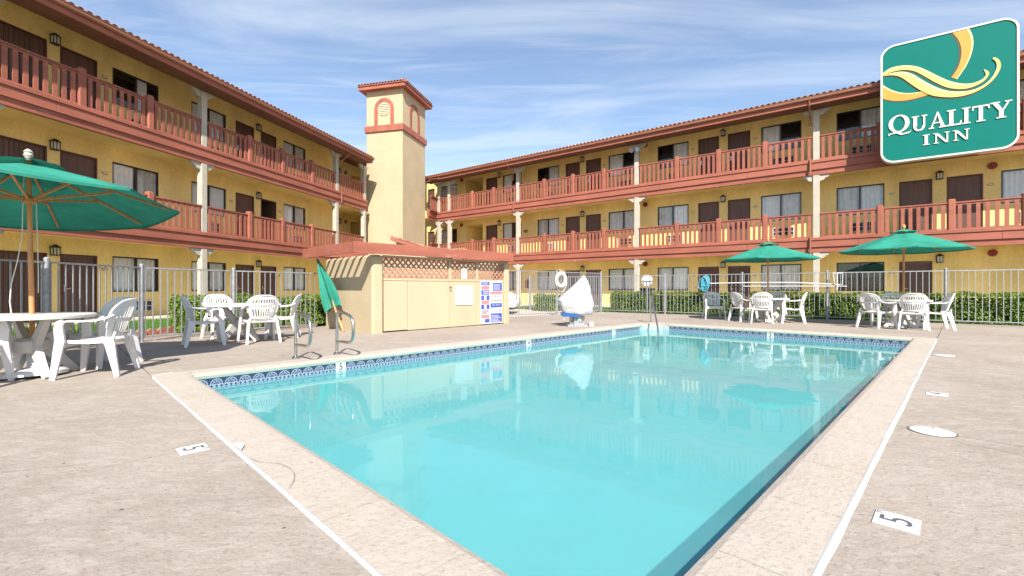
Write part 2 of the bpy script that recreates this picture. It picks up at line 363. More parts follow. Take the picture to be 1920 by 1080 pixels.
# ------------------------------------------------------------------ pool frame (local x along the long side, local y across)
PU = Vector((.7034,.7108,0)); PW = Vector((-.7108,.7034,0)); PROT = math.atan2(.7108,.7034)
def P(u, w, z=0): p = PU*u + PW*w; return Vector((p.x, p.y, z))
U0, U1, W0, W1 = 1.145, 12.0, .71, 6.30
CW = .35
def poly_clip(poly, clip):
    # Sutherland-Hodgman against a convex clip polygon (counter clockwise)
    out_ = poly
    for i in range(len(clip)):
        a, b = clip[i], clip[(i+1) % len(clip)]; inp = out_; out_ = []
        if not inp: break
        side = lambda p: (b[0]-a[0])*(p[1]-a[1]) - (b[1]-a[1])*(p[0]-a[0])
        for j in range(len(inp)):
            p, q = inp[j], inp[(j+1) % len(inp)]; sp, sq = side(p), side(q)
            if sp >= 0: out_.append(p)
            if (sp >= 0) != (sq >= 0):
                t = sp/(sp-sq); out_.append((p[0]+(q[0]-p[0])*t, p[1]+(q[1]-p[1])*t))
    return out_
# ground sheet with the pool cut out
mb = MB()
big = 900.0
c4 = [P(U0-.2,W0-.2), P(U1+.2,W0-.2), P(U1+.2,W1+.2), P(U0-.2,W1+.2)]
o4 = [Vector((0,-big,0)), Vector((big,0,0)), Vector((0,big,0)), Vector((-big,0,0))]
vs_ = [(p.x,p.y,-.09) for p in c4] + [(p.x,p.y,-.09) for p in o4]
mb.add(vs_, [(i,(i+1)%4,4+(i+1)%4,4+i) for i in range(4)])
mat('ground_paving', (.36,.33,.30), .9, .15, 1.5, .3, 50, .2)
struct(mb.build('ground', M('ground_paving')))
# deck panels
DECK = [(-7.6,-9),(24,-9),(24,4.55),(4.05,18.85),(-.35,15.45),(-5.1,11.72),(-6.3,10.12),(-6.98,8.5)]
deck = thing('pool_deck', 'broad beige concrete deck round the swimming pool', 'deck')
del deck['category']; del deck['label']; struct(deck)
ub = [-9,-6.2,-2.7,U0-CW,4.3,7.8,11.2,U1+CW,16,21,27]; wb = [-18,-14.5,-11,-7.6,-4.2,W0-CW,3.4,W1+CW,9.6,13,17]
for i in range(len(ub)-1):
    for j in range(len(wb)-1):
        if ub[i] >= U0-CW-1e-6 and ub[i+1] <= U1+CW+1e-6 and wb[j] >= W0-CW-1e-6 and wb[j+1] <= W1+CW+1e-6: continue
        g = .006
        cell = [P(ub[i]+g,wb[j]+g),P(ub[i+1]-g,wb[j]+g),P(ub[i+1]-g,wb[j+1]-g),P(ub[i]+g,wb[j+1]-g)]
        pl = poly_clip([(p.x,p.y) for p in cell], DECK)
        if len(pl) < 3: continue
        mb = MB(); mb.zprism(pl, -.085, 0.0); mb.build('concrete_panel', M('deck_concrete'), deck)
# coping stones
pool = thing('swimming_pool', 'rectangular turquoise swimming pool with blue patterned waterline tile', 'pool', (0,0,0), PROT)
prof = [(0,-.085),(0,0),(.24,.004),(.30,.002),(.335,-.010),(.349,-.030),(.346,-.048),(.325,-.06),(.30,-.062),(.30,-.085)]
def coping_piece(a, b, frame):
    rings = []
    for t in (a, b): rings.append([frame(t, q, z) for q, z in prof])
    mb = MB(); mb.loft(rings); return mb.build('coping_stone', M('coping_concrete'), pool, smooth=False)
def run(a0, a1, n, frame):
    for k in range(n):
        a = a0+(a1-a0)*k/n+.003; b = a0+(a1-a0)*(k+1)/n-.003; coping_piece(a, b, frame)
RB = .55  # rounded far corner
run(U0, U1, 17, lambda t,q,z: (t, W0-CW+q, z))
run(U0, U1-RB, 16, lambda t,q,z: (t, W1+CW-q, z))
run(W0, W1, 9, lambda t,q,z: (U0-CW+q, t, z))
run(W0, W1-RB, 8, lambda t,q,z: (U1+CW-q, t, z))
for (ua,ub_,wa,wb_) in ((U0-CW,U0,W0-CW,W0),(U0-CW,U0,W1,W1+CW),(U1,U1+CW,W0-CW,W0)):
    MB().box(ua+.003,ub_-.003,wa+.003,wb_-.003,-.085,.001).build('coping_stone', M('coping_concrete'), pool)
# rounded corner piece
cx, cw = U1-RB, W1-RB
arc = [(cx+RB*math.cos(t), cw+RB*math.sin(t)) for t in [R(90*k/10) for k in range(11)]]
poly = [(U1+CW-.003, cw+.003)] + [(U1+CW-.003, W1+CW-.003), (cx+.003, W1+CW-.003)] + [(x,y) for x,y in reversed(arc)]
MB().zprism(poly, -.07, 0.001).build('coping_stone', M('coping_concrete'), pool)
MB().zprism([(U1+.0005,cw),(U1+.0005,W1+.0005),(cx,W1+.0005)]+[(x,y) for x,y in reversed(arc)], -1.2, -.071).build('corner_wall', M('plaster'), pool)
mat('lip_water_tint', (.24,.36,.31), .5, .1)  # teal of water light reflected onto the lip, put into the colour
MB().box(U0+.02,U1-RB,W1-.012,W1+.02,-.0625,-.040).build('lip_reflection_strip', M('lip_water_tint'), pool)  # thin strips added under the lip to carry the painted reflection
MB().box(U1-.012,U1+.02,W0+.02,W1-RB,-.0625,-.040).build('lip_reflection_strip', M('lip_water_tint'), pool)
# basin
mb = MB()
z5, z3, top = -1.28, -.86, -.062
b8 = [(U0,W0,top),(U1,W0,top),(U1,W1,top),(U0,W1,top),(U0,W0,z5),(U1,W0,z3),(U1,W1,z3),(U0,W1,z5)]
mb.add(b8, [(4,5,6,7),(0,1,5,4),(1,2,6,5),(2,3,7,6),(3,0,4,7)])
mb.build('basin', M('plaster'), pool, fix=False)
mb = MB(); mb.box(U0-.02,U0,W0,W1,-.2,-.085)  # backing under the coping
WZ = -.172
mb = MB(); mb.add([(U0,W0,WZ),(U1,W0,WZ),(U1,cw,WZ)]+[(x,y,WZ) for x,y in arc[1:-1]]+[(cx,W1,WZ),(U0,W1,WZ)], [tuple(range(3+9+2))])
mb.build('water', M('pool_water'), pool, fix=False)
# corner steps under water
for rr_, zz in ((1.25,-.42),(.95,-.28)):
    pts = [(U1-.002,W1-.002)]+[(U1-rr_*math.cos(R(90*k/8)), W1-rr_*math.sin(R(90*k/8))) for k in range(9)]
    MB().zprism(pts, -.9, zz).build('corner_step', M('plaster'), pool)
# waterline tiles
tm = MB(); tm.cbox(.002,.150,-.004,.004,.001,.151,.002); tme = tm.mesh('tile', M('waterline_tile'))
tp = MB(); tp.cbox(.002,.150,-.004,.004,.001,.151,.002); tpe = tp.mesh('tile', M('tile_pale'))
nt_l = int((U1-RB-U0)/.152); nt_f = int((W1-RB-W0)/.152)
marks = {}
def nearest(val, base): return int(round((val-base)/.152-.5))
mk_l = {nearest(2.9,U0):'5', nearest(6.9,U0):'4', nearest(10.0,U0):'3'}
mk_f = {nearest(3.25,W0):'3'}
def mark(txt, parent, loc, rot, size=.125):
    me = text_mesh(txt, size, .001); me.materials.append(M('print_black')); return put('digit', me, parent, loc, rot)
for k in range(nt_l):
    t = put('waterline_tile', tpe if k in mk_l else tme, pool, (U0+k*.152, W1-.006, -.215))
    if k in mk_l: mark(mk_l[k], t, (.076,-.0055,.092), (R(90),0,0), .13)
for k in range(nt_f):
    t = put('waterline_tile', tpe if k in mk_f else tme, pool, (U1-.006, W1-RB-k*.152, -.215), (0,0,R(-90)))
    if k in mk_f: mark(mk_f[k], t, (.076,-.0055,.092), (R(90),0,0), .13)
tp = MB(); tp.cbox(.002,.150,-.004,.004,.001,.151,.002); mat('tile_faded', (.36,.43,.45), .3, .1); tpf = tp.mesh('tile', M('tile_faded'))
for k in range(5):
    a = R(9+18*k); put('waterline_tile', tpf, pool, (cx+(RB-.008)*math.cos(a)+.076*math.sin(a), cw+(RB-.008)*math.sin(a)-.076*math.cos(a), -.215), (0,0,a+R(90)) if False else (0,0,a-R(90)+math.pi))
# white sealant joint between coping and deck
mb = MB()
def strip(pts, w, z=0.003):
    vs2 = []; fs2 = []
    for i, p in enumerate(pts):
        p = Vector(p); t = (Vector(pts[min(i+1,len(pts)-1)])-Vector(pts[max(i-1,0)])).normalized(); nrm = Vector((-t.y,t.x,0))
        ww = w*(1+.28*noise.noise(Vector((p.x*3.1,p.y*3.1,1.3)))); off = .006*noise.noise(Vector((p.x*1.7,p.y*1.7,5)))
        for sgn, zz in ((-1,0),(-.5,z),(.5,z),(1,0)): q = p+nrm*(ww/2*sgn+off); vs2.append((q.x,q.y,zz+.0008))
    for i in range(len(pts)-1):
        for k in range(3): fs2.append((i*4+k,i*4+k+1,(i+1)*4+k+1,(i+1)*4+k))
    mb.add(vs2, fs2)
ua, wa = U0-CW, W0-CW
strip([(ua, wa+ (W1+CW-.25-wa)*k/80, 0) for k in range(81)] + [(ua+.25-.25*math.cos(R(a)), W1+CW-.25+.25*math.sin(R(a)), 0) for a in (20,40,60,80)], .026)
strip([(ua+.02+(U1+.2-ua)*k/120, wa, 0) for k in range(121)], .030)
o = mb.build('sealant_joint', M('caulk'), pool, fix=False)

# ------------------------------------------------------------------ buildings
H = 3.195
TILE = MB()
n_ = 7; rings = []
for yy, zz, rr_ in ((0,0,.092),(.44,.0,.080)):
    rings.append([(rr_*math.cos(math.pi*k/n_), yy, rr_*.9*math.sin(math.pi*k/n_)+zz) for k in range(n_+1)] + [((rr_-.016)*math.cos(math.pi*k/n_), yy, (rr_-.016)*.9*math.sin(math.pi*k/n_)+zz) for k in reversed(range(n_+1))])
TILE.loft(rings); TILE_ME = TILE.mesh('roof_tile', M('roof_tile'), smooth=True)
def mesh_box(*a, m='red_wood', c=None, nm='box'):
    b = MB(); (b.cbox(*a, c) if c else b.box(*a)); return b.mesh(nm, M(m))
BAL_ME = mesh_box(-.055,.055,0,.035,0,.90, m='red_wood', nm='baluster')
POST_ME = mesh_box(-.105,.105,0,.2,0,1.12, m='red_wood', c=.03, nm='railing_post')
def column_mesh(h, bracket=True):
    b = MB(); b.cbox(-.115,.115,.05,.28,0,h-.02,.012)
    if bracket:
        poly = [(-.12,h-.27),(.12,h-.27),(.27,h-.22),(.31,h-.15),(.42,h-.11),(.47,h-.02),(.47,h),(-.47,h),(-.47,h-.02),(-.42,h-.11),(-.31,h-.15),(-.27,h-.22)]
        b.prism(poly, .105, .262)
    return b.mesh('column', M('column_paint'))
COL_G = column_mesh(2.475); COL_2 = column_mesh(5.675-3.085); COL_3 = column_mesh(8.375-6.28)
def lantern(parent, x, y, z):
    b = MB(); b.box(-.05,.05,-.03,0,-.02,.10)
    b.loft([[(-.115,-.17,.17),(.115,-.17,.17),(.115,.0,.17),(-.115,.0,.17)],[(-.10,-.15,.20),(.10,-.15,.20),(.10,-.01,.20),(-.10,-.01,.20)],[(-.03,-.10,.27),(.03,-.10,.27),(.03,-.06,.27),(-.03,-.06,.27)]])
    for sx_ in (-1,1):
        for sy_ in (-.15,-.02): b.box(sx_*.085-.009,sx_*.085+.009,sy_-.009,sy_+.009,-.05,.17)
    b.box(-.008,.008,-.160,-.145,-.05,.17)
    b.box(-.095,.095,-.16,-.005,-.07,-.045)
    o = b.build('wall_lantern', M('black_iron'), parent, (x,y,z))
    MB().box(-.076,.076,-.142,-.028,-.044,.168).build('lamp_glass', M('lamp_glass'), o)
def door(parent, x0, x1, z0, z1, y, is_open=False, storage=False):
    # frame
    b = MB(); fw = .05
    b.box(x0,x0+fw,y-.012,y+.10,z0,z1); b.box(x1-fw,x1,y-.012,y+.10,z0,z1); b.box(x0+fw,x1-fw,y-.012,y+.10,z1-fw,z1)
    fr = b.build('door_frame', M('door_frame'), parent)
    if storage:
        n = max(4, int((x1-x0)/.12)); a = x0+fw+.004; w = (x1-x0-2*fw-.008)/n
        d = MB().box(x0+fw,x1-fw,y+.05,y+.08,z0+.01,z1-fw).build('storage_door', M('door_brown'), parent)
        for k in range(n): MB().box(a+k*w+.006,a+(k+1)*w-.006,y+.03,y+.05,z0+.02,z1-fw-.005).build('plank', M('door_brown'), d)
        return
    if is_open:
        MB().box(x0+fw,x1-fw,y+1.6,y+1.65,z0,z1).build('room_back', M('dark_interior'), parent)
        b = MB(); b.box(x0-.5,x0+.03,y+.14,y+1.6,z0,z1); b.box(x1-.03,x1+.5,y+.14,y+1.6,z0,z1); b.box(x0,x1,y+.14,y+1.6,z1-.04,z1+.1)
        b.build('room_sides', M('dark_interior'), parent)
        d = MB().box(x1-fw-.045,x1-fw-.003,y+.10,y+.95,z0+.01,z1-fw).build('door', M('door_brown'), parent)
        MB().box(x1-fw-.075,x1-fw-.046,y+.80,y+.86,z0+.95,z0+1.12).build('handle', M('steel'), d)
        return
    d = MB().box(x0+fw+.004,x1-fw-.004,y+.035,y+.08,z0+.012,z1-fw-.004).build('door', M('door_brown'), parent)
    hx = x0+fw+.09
    b = MB(); b.box(hx-.03,hx+.03,y+.022,y+.036,z0+.90,z0+1.10); b.tube([(hx,y+.03,z0+.98),(hx,y-.03,z0+.98),(hx+.11,y-.03,z0+.98)], .012, 6); b.tube([(hx,y+.034,z0+1.06),(hx,y+.012,z0+1.06)], .018, 8)
    b.build('handle', M('steel'), d)
def curtain_mesh(x0, x1, z0, z1, y, amp=.022):
    n = max(8, int((x1-x0)/.028)); b = MB(); vs3 = []; ph = random.random()*6
    for i in range(n+1):
        x = x0+(x1-x0)*i/n; yy = y+amp*math.sin(i*1.25+ph)+amp*.5*math.sin(i*.47+ph*2)
        vs3 += [(x,yy,z0),(x,yy*1.0,z1)]
    b.add(vs3, [(2*i,2*i+2,2*i+3,2*i+1) for i in range(n)]); return b
def window(parent, x0, x1, z0, z1, y, style=(1,0)):
    fw = .045; xm = (x0+x1)/2; b = MB()
    b.box(x0,x0+fw,y+.02,y+.09,z0,z1); b.box(x1-fw,x1,y+.02,y+.09,z0,z1); b.box(x0+fw,x1-fw,y+.02,y+.09,z1-fw,z1); b.box(x0+fw,x1-fw,y+.02,y+.09,z0,z0+fw)
    b.box(xm-.03,xm+.03,y+.018,y+.088,z0+fw,z1-fw)
    fr = b.build('window', M('bronze'), parent)
    for k, (a, c) in enumerate(((x0+fw,xm-.03),(xm+.03,x1-fw))):
        MB().box(a,c,y+.045+.015*k,y+.049+.015*k,z0+fw,z1-fw).build('pane', M('window_glass'), fr)
        if style[k]:
            cut = c if style[k] != 3 else a+(c-a)*.55
            curtain_mesh(a-.02, cut+.02, z0+.01, z1-.01, y+.115).build('curtain', M('curtain' if style[k] in (1,3) else 'curtain_dim'), fr, smooth=True, fix=False)
    MB().box(x0-.1,x1+.1,y+.5,y+.54,z0-.1,z1+.1).build('room_back', M('dark_interior'), fr)
    b = MB(); b.box(x0-.1,x0-.001,y+.115,y+.5,z0-.1,z1+.1); b.box(x1+.001,x1+.1,y+.115,y+.5,z0-.1,z1+.1); b.box(x0,x1,y+.115,y+.5,z1+.001,z1+.1); b.box(x0,x1,y+.115,y+.5,z0-.1,z0-.001)
    b.build('room_sides', M('dark_interior'), fr)
def ac_unit(parent, xc, z, y):
    b = MB(); w, h = .42, .19
    b.box(xc-w,xc+w,y-.05,y,z,z+.025); b.box(xc-w,xc+w,y-.05,y,z+2*h-.025,z+2*h); b.box(xc-w,xc-w+.03,y-.05,y,z+.025,z+2*h-.025); b.box(xc+w-.03,xc+w,y-.05,y,z+.025,z+2*h-.025)
    for k in (1,2,3): x = xc-w+2*w*k/4; b.box(x-.012,x+.012,y-.048,y-.02,z+.025,z+2*h-.025)
    b.box(xc-w+.03,xc+w-.03,y-.047,y-.021,z+h-.012,z+h+.012)
    o = b.build('wall_ac_unit', M('ac_white'), parent)
    b = MB(); b.box(xc-w+.03,xc+w-.03,y-.018,y-.003,z+.025,z+2*h-.025); b.build('grille', M('ac_dark'), o)
def wall_mesh(x0, x1, z0, z1, holes, y, thick=.12):
    xs = sorted({x0,x1}|{h[0] for h in holes}|{h[1] for h in holes}); zs = sorted({z0,z1}|{h[2] for h in holes}|{h[3] for h in holes})
    xs = [x for x in xs if x0 <= x <= x1]; zs = [z for z in zs if z0 <= z <= z1]; b = MB()
    for i in range(len(xs)-1):
        for j in range(len(zs)-1):
            cx_, cz_ = (xs[i]+xs[i+1])/2, (zs[j]+zs[j+1])/2
            if any(h[0] < cx_ < h[1] and h[2] < cz_ < h[3] for h in holes): continue
            b.add([(xs[i],y,zs[j]),(xs[i+1],y,zs[j]),(xs[i+1],y,zs[j+1]),(xs[i],y,zs[j+1])], [(0,1,2,3)])
            b.add([(xs[i],y+thick,zs[j]),(xs[i+1],y+thick,zs[j]),(xs[i+1],y+thick,zs[j+1]),(xs[i],y+thick,zs[j+1])], [(3,2,1,0)])
    for (a,c,e,g) in holes:
        b.add([(a,y,e),(a,y+thick,e),(a,y+thick,g),(a,y,g)],[(0,1,2,3)]); b.add([(c,y,e),(c,y,g),(c,y+thick,g),(c,y+thick,e)],[(0,1,2,3)])
        b.add([(a,y,g),(a,y+thick,g),(c,y+thick,g),(c,y,g)],[(0,1,2,3)]); b.add([(a,y,e),(c,y,e),(c,y+thick,e),(a,y+thick,e)],[(0,1,2,3)])
    return b
def railing(parent, xa, xb, z, nb=8, ang=None):
    b = MB(); L_ = xb-xa
    b.box(0,L_,.065,.135,.885,.955)
    o = b.build('balcony_railing', M('red_wood'), parent, (xa,0,z), ang)
    MB().box(0,L_,.035,.165,.956,1.0).build('handrail', M('red_wood'), o); MB().box(0,L_,.05,.15,.0,.055).build('bottom_rail', M('red_wood'), o)
    for k in range(nb):
        put('baluster', BAL_ME, o, (L_*(k+.5)/nb, .06, .02), None, (1,1,.965 if False else 1.0))
    return o
def railing_run(parent, posts, columns, z):
    st = sorted([(p,.105) for p in posts]+[(c,.125) for c in columns])
    for p in posts: put('railing_post', POST_ME, parent, (p,.0,z))
    for (a,ra),(c,rc) in zip(st, st[1:]):
        L_ = c-a-ra-rc
        if L_ > .25: railing(parent, a+ra, c-rc, z, max(2, int(round(L_/.222))))
def beams(parent, x0, x1, k):
    zo = (k-1)*H
    n = max(1, int(round((x1-x0)/3.9)))
    for i in range(n):
        a = x0+(x1-x0)*i/n+.002; c = x0+(x1-x0)*(i+1)/n-.002
        MB().cbox(a,c,.0,.2,2.69+zo,2.968+zo,.008).build('fascia_board', M('red_beam'), parent)
    MB().box(x0,x1,.055,.2,2.48+zo,2.688+zo).build('lower_trim', M('red_beam'), parent)
    MB().cbox(x0,x1,-.035,.25,2.97+zo,3.085+zo,.012).build('ledge', M('red_beam'), parent)
def eave(parent, x0, x1, w, tile_x0=None, hip=None):
    OV = .62
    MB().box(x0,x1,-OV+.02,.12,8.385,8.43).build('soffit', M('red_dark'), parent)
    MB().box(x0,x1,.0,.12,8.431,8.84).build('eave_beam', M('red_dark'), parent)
    pz = lambda y: 8.57+(y+OV+.05)*math.tan(R(18))
    b = MB(); b.add([(x0,.13,pz(.13)),(x1,.13,pz(.13)),(x1,w+.3,pz(w+.3)),(x0,w+.3,pz(w+.3))],[(0,3,2,1)]); b.build('ceiling', M('yellow_stucco'), parent, fix=False)
    n = max(1,int((x1-x0)/4))
    for i in range(n):
        a = x0+(x1-x0)*i/n+.002; c = x0+(x1-x0)*(i+1)/n-.002
        MB().box(a,c,-OV-.02,-OV+.018,8.37,8.63).build('fascia_board', M('red_beam'), parent)
    b = MB(); pr = [(-OV-.022,8.53),(-OV-.09,8.53),(-OV-.13,8.57),(-OV-.135,8.65),(-OV-.15,8.66),(-OV-.15,8.675),(-OV-.12,8.675),(-OV-.115,8.58),(-OV-.085,8.548),(-OV-.022,8.548)]
    b.loft([[(x0,yy,zz) for yy,zz in pr],[(x1,yy,zz) for yy,zz in pr]]); b.build('gutter', M('gutter_paint'), parent)
    pit = math.tan(R(18)); sl_ = R(18)
    b = MB(); y0 = -OV-.05; depth = w+6
    b.add([(x0,y0,8.66),(x1,y0,8.66),(x1,depth,8.66+(depth-y0)*pit),(x0,depth,8.66+(depth-y0)*pit),(x0,y0,8.60),(x1,y0,8.60),(x1,depth,8.6+(depth-y0)*pit),(x0,depth,8.6+(depth-y0)*pit)],
          [(0,1,2,3),(7,6,5,4),(0,4,5,1),(1,5,6,2),(2,6,7,3),(3,7,4,0)])
    rf = b.build('roof', M('roof_tile'), parent)
    n = int((x1-x0)/.215)
    for i in range(n): put('roof_tile', TILE_ME, rf, (x0+.11+i*.215, y0-.02, 8.675+.006*random.random()), (sl_,0,0))
    # further courses of barrel tile as one mass
    b = MB(); co, si = math.cos(sl_), math.sin(sl_)
    tv, tf = [tuple(v.co) for v in TILE_ME.vertices], [tuple(p.vertices) for p in TILE_ME.polygons]
    for row in range(1,5):
        for i in range(n):
            ox = x0+.11+i*.215; oy = y0-.02+row*.36*co; oz = 8.675+row*.36*si+.008
            b.add([(x+ox, y*co-z*si+oy, y*si+z*co+oz) for x,y,z in tv], tf)
    struct(b.build('roof_tile', M('roof_tile'), rf, fix=False), 'stuff')
def downspout(parent, x, top, parts):
    b = MB(); b.tube([(x,-.70,8.55),(x,-.62,8.36),(x,-.30,8.12),(x,-.06,7.98),(x,-.06,7.6)], .04, 6)
    for a, c in parts: b.tube([(x,-.065,a),(x,-.065,c)], .04, 6)
    b.build('downspout', M('gutter_paint'), parent)

def make_building(name, label, O, rot, w, x0, x1, wall_x0, wall_x1, columns, posts, openings, lamps, plaques, bells, spouts, eave_x, styles, ground_skip=None):
    t = thing(name, label, 'building', (O[0],O[1],0), rot)
    for fl in range(3):
        zo = fl*H; zf = -.02 if fl == 0 else zo-.13; zc = (2.60,5.795,8.57+(w+.67)*math.tan(R(18)))[fl]
        holes = []
        for kind, a, c in openings:
            if ground_skip and fl == 0 and a > ground_skip: continue
            if kind in ('door','storage','open','passage'): holes.append((a,c,zf,zo+2.05 if kind != 'passage' else zo+2.25))
            else: holes.append((a,c,zo+.87,zo+2.08))
        wall_mesh(wall_x0, wall_x1, zf, zc, holes, w).build('wall', M('yellow_stucco'), t, fix=False)
        wi = 0
        for kind, a, c in openings:
            if ground_skip and fl == 0 and a > ground_skip: continue
            z0 = max(zf, 0) if fl == 0 else zf
            if kind == 'door': door(t, a, c, z0, zo+2.05, w)
            elif kind == 'storage': door(t, a, c, z0, zo+2.05, w, storage=True)
            elif kind == 'open': door(t, a, c, z0, zo+2.05, w, is_open=(fl == 1))
            elif kind == 'passage':
                b = MB(); zt = zo+2.25
                b.box(a-.1,a-.001,w+.121,w+4,zf,zt+.1); b.box(c+.001,c+.1,w+.121,w+4,zf,zt+.1); b.box(a,c,w+.121,w+4,zt+.001,zt+.1)
                b.build('passage_wall', M('yellow_stucco'), t)
                MB().box(a-.1,c+.1,w+4.001,w+4.05,zf,zt+.1).build('passage_end', M('dark_interior'), t)
            elif kind == 'window':
                window(t, a, c, zo+.87, zo+2.08, w, styles[(fl*5+wi*3) % len(styles)] if not callable(styles) else styles(fl, wi)); wi += 1
                ac_unit(t, (a+c)/2+.1, zo+.17, w)
        for x in lamps:
            if ground_skip and fl == 0 and x > ground_skip+.3: continue
            lantern(t, x, w, zo+2.05)
        for x in plaques:
            if ground_skip and fl == 0 and x > ground_skip: continue
            b = MB(); b.prism([(x+.09*math.cos(R(30*q)), zo+1.62+.05*math.sin(R(30*q))) for q in range(12)], w-.015, w+.003)
            o = b.build('room_plaque', M('plaque'), t)
            MB().prism([(x+.065*math.cos(R(30*q)), zo+1.62+.03*math.sin(R(30*q))) for q in range(12)], w-.019, w-.014).build('plaque_face', M('sign_cream'), o)
        for x in bells:
            b = MB(); b.prism([(x+.13*math.cos(R(30*q)), zo+2.29+.13*math.sin(R(30*q))) for q in range(12)], w-.06, w+.003); b.prism([(x+.05*math.cos(R(45*q)), zo+2.29+.05*math.sin(R(45*q))) for q in range(8)], w-.09, w-.055)
            b.build('alarm_bell', M('bell_red'), t)
        cm, cz = ((COL_G,0),(COL_2,3.085),(COL_3,6.28))[fl]
        for x in columns: put('column', cm, t, (x, -.0 if fl == 0 else .003, cz))
    for k in (1,2):
        zo = (k-1)*H
        MB().box(x0,x1,.201,w+.35,2.56+zo,3.03+zo).build('balcony_slab', M('yellow_stucco'), t)
        MB().box(x0,x1,.252,w-.002,3.032+zo,3.06+zo).build('balcony_floor', M('walkway'), t)
        beams(t, x0, x1, k)
        railing_run(t, posts, columns, 3.085+zo)
    eave(t, eave_x[0], eave_x[1], w)
    for x in spouts: downspout(t, x, 8.5, ((5.70,6.30),(2.40,3.1)))
    return t

# left wing
LO = (-15.36*.9681, 15.36*.2504); LROT = math.atan2(.9681,.2504)
L_open = [('storage',7.9,9.71),('door',10.04,11.04),('window',11.5,13.06),('window',14.36,15.97),('door',16.46,17.47),('open',17.88,18.85),('window',19.35,20.95)]
left_styles = {(2,0):(0,3),(2,1):(1,1),(2,2):(1,2),(1,0):(1,2),(1,1):(1,1),(1,2):(1,2),(0,0):(1,2),(0,1):(1,1),(0,2):(1,1)}
LB = make_building('motel_wing', 'left three-storey yellow motel wing with red balconies, beside the tower', LO, LROT, 1.55, 5.2, 24.45, 5.2, 23.62,
    [7.55,13.62,21.62], [5.65,9.68,11.63,15.72,17.6,19.6], L_open, [9.87,17.69], [11.26,16.22,19.1], [], [21.83], (5.2,24.0), lambda f,i: left_styles.get((f,i),(2,0)))
# end of the left wing: recessed wall, dark opening, end posts
for fl in range(3):
    zo = fl*H; zf = -.02 if fl == 0 else zo-.13; zc = (2.60,5.795,9.2)[fl]
    wall_mesh(23.62, 31.0, zf, zc, [(26.55,27.6,zf,zo+2.25)], 2.55).build('wall', M('yellow_stucco'), LB, fix=False)
    MB().box(23.60,23.619,1.55,2.55,zf,zc).build('wall_return', M('yellow_stucco'), LB)
    MB().box(25.5,29.5,5.2,5.25,zf,zc).build('passage_end', M('dark_interior'), LB)
    b = MB(); b.box(26.45,26.549,2.671,5.2,zf,zc); b.box(27.601,27.7,2.671,5.2,zf,zc); b.box(26.4,27.8,2.671,5.2,zo+2.26,zo+2.4); b.build('passage_wall', M('yellow_stucco'), LB)
    lantern(LB, 25.2, 2.55, zo+1.98)
    b = MB(); b.prism([(25.95+.12*math.cos(R(30*q)), zo+2.12+.12*math.sin(R(30*q))) for q in range(12)], 2.50, 2.553); b.build('alarm_bell', M('bell_red'), LB)
    cm, cz = ((COL_G,0),(COL_2,3.085),(COL_3,6.28))[fl]
    put('column', cm, LB, (24.3,.003,cz))
for k in (1,2):
    MB().box(24.451,31,.9,2.9,2.56+(k-1)*H,3.04+(k-1)*H).build('balcony_slab', M('yellow_stucco'), LB)
    zo = (k-1)*H
    railing(LB, 21.75, 24.17, 3.085+zo, 11)
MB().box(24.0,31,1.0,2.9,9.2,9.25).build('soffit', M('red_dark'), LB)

# right wing
RO = (22.5*.5948, 22.5*.8039); RROT = math.atan2(-.5948,.8039)
R_open = [('door',-25.6,-24.9),('window',-24.28,-22.61),('passage',-21.78,-20.2),('door',-19.87,-18.92),('window',-18.45,-16.93),('window',-15.7,-14.15),('door',-13.67,-12.73),('door',-12.32,-11.38),('window',-10.91,-9.15),('window',-8.12,-6.54),('door',-6.07,-5.1),('door',-4.7,-3.73),('window',-3.28,-1.69),('window',-.42,1.17),('door',1.63,2.61),('door',3.02,4.0),('window',4.46,6.05),('window',7.3,8.9),('door',9.4,10.35),('door',10.75,11.7),('window',12.15,13.75)]
right_styles = {2:[(2,2),(1,0),(0,1),(1,0),(0,1),(1,0),(0,1),(1,2)],1:[(2,0),(1,0),(2,1),(1,1),(2,1),(1,2),(2,1),(1,1)],0:[(2,0),(2,2),(2,1),(1,1),(1,1),(1,2),(0,0),(1,1)]}
RBD = make_building('motel_wing', 'right three-storey yellow motel wing with red balconies, behind the green sign', RO, RROT, 1.42, -23.26, 16.0, -27.5, 16.0,
    [-23.12,-22.11,-16.28,-8.76,-1.08,6.6,14.28], [-19.97,-18.16,-14.36,-12.45,-10.57,-6.73,-4.84,-2.95,.97,2.97,4.8,8.5,10.44,12.36,15.9], R_open, [-18.7,-12.53,-4.9,2.81,10.55], [-18.62,-13.9,-11.17,-6.33,-3.52,1.4,4.19], [-22.14,-8.78,4.24], [-16.52,-1.28], (-23.9,16.0), lambda f,i: right_styles[f][i % 8], ground_skip=2.7)
# short return of the right wing behind the tower (inner corner)
for k in (1,2,3):
    zo = (k-1)*H
    sub = []
    if k < 3:
        for nm, a, m in (('fascia_board',(-.2,.0,2.69,2.968),'red_beam'),('lower_trim',(-.2,-.055,2.48,2.688),'red_beam'),('ledge',(-.25,.035,2.97,3.085),'red_beam')):
            o = MB().box(0,1.15,a[0],a[1],a[2]+zo,a[3]+zo).build(nm, M(m), RBD, (-23.262,0,0), (0,0,math.atan2(.9681,.2504)-RROT+math.pi))
        MB().box(0,1.15,-2.5,-.201,2.56+zo,3.04+zo).build('balcony_slab', M('yellow_stucco'), RBD, (-23.262,0,0), (0,0,math.atan2(.9681,.2504)-RROT+math.pi))
        rl = railing(RBD, -23.262, -23.262+1.1, 3.085+zo, 5, (0,0,math.atan2(.9681,.2504)-RROT+math.pi))
ANG = math.atan2(.9681,.2504)-RROT+math.pi
MB().box(.0,1.0,-.12,.60,8.387,8.432).build('soffit', M('red_dark'), RBD, (-23.262,0,0), (0,0,ANG))
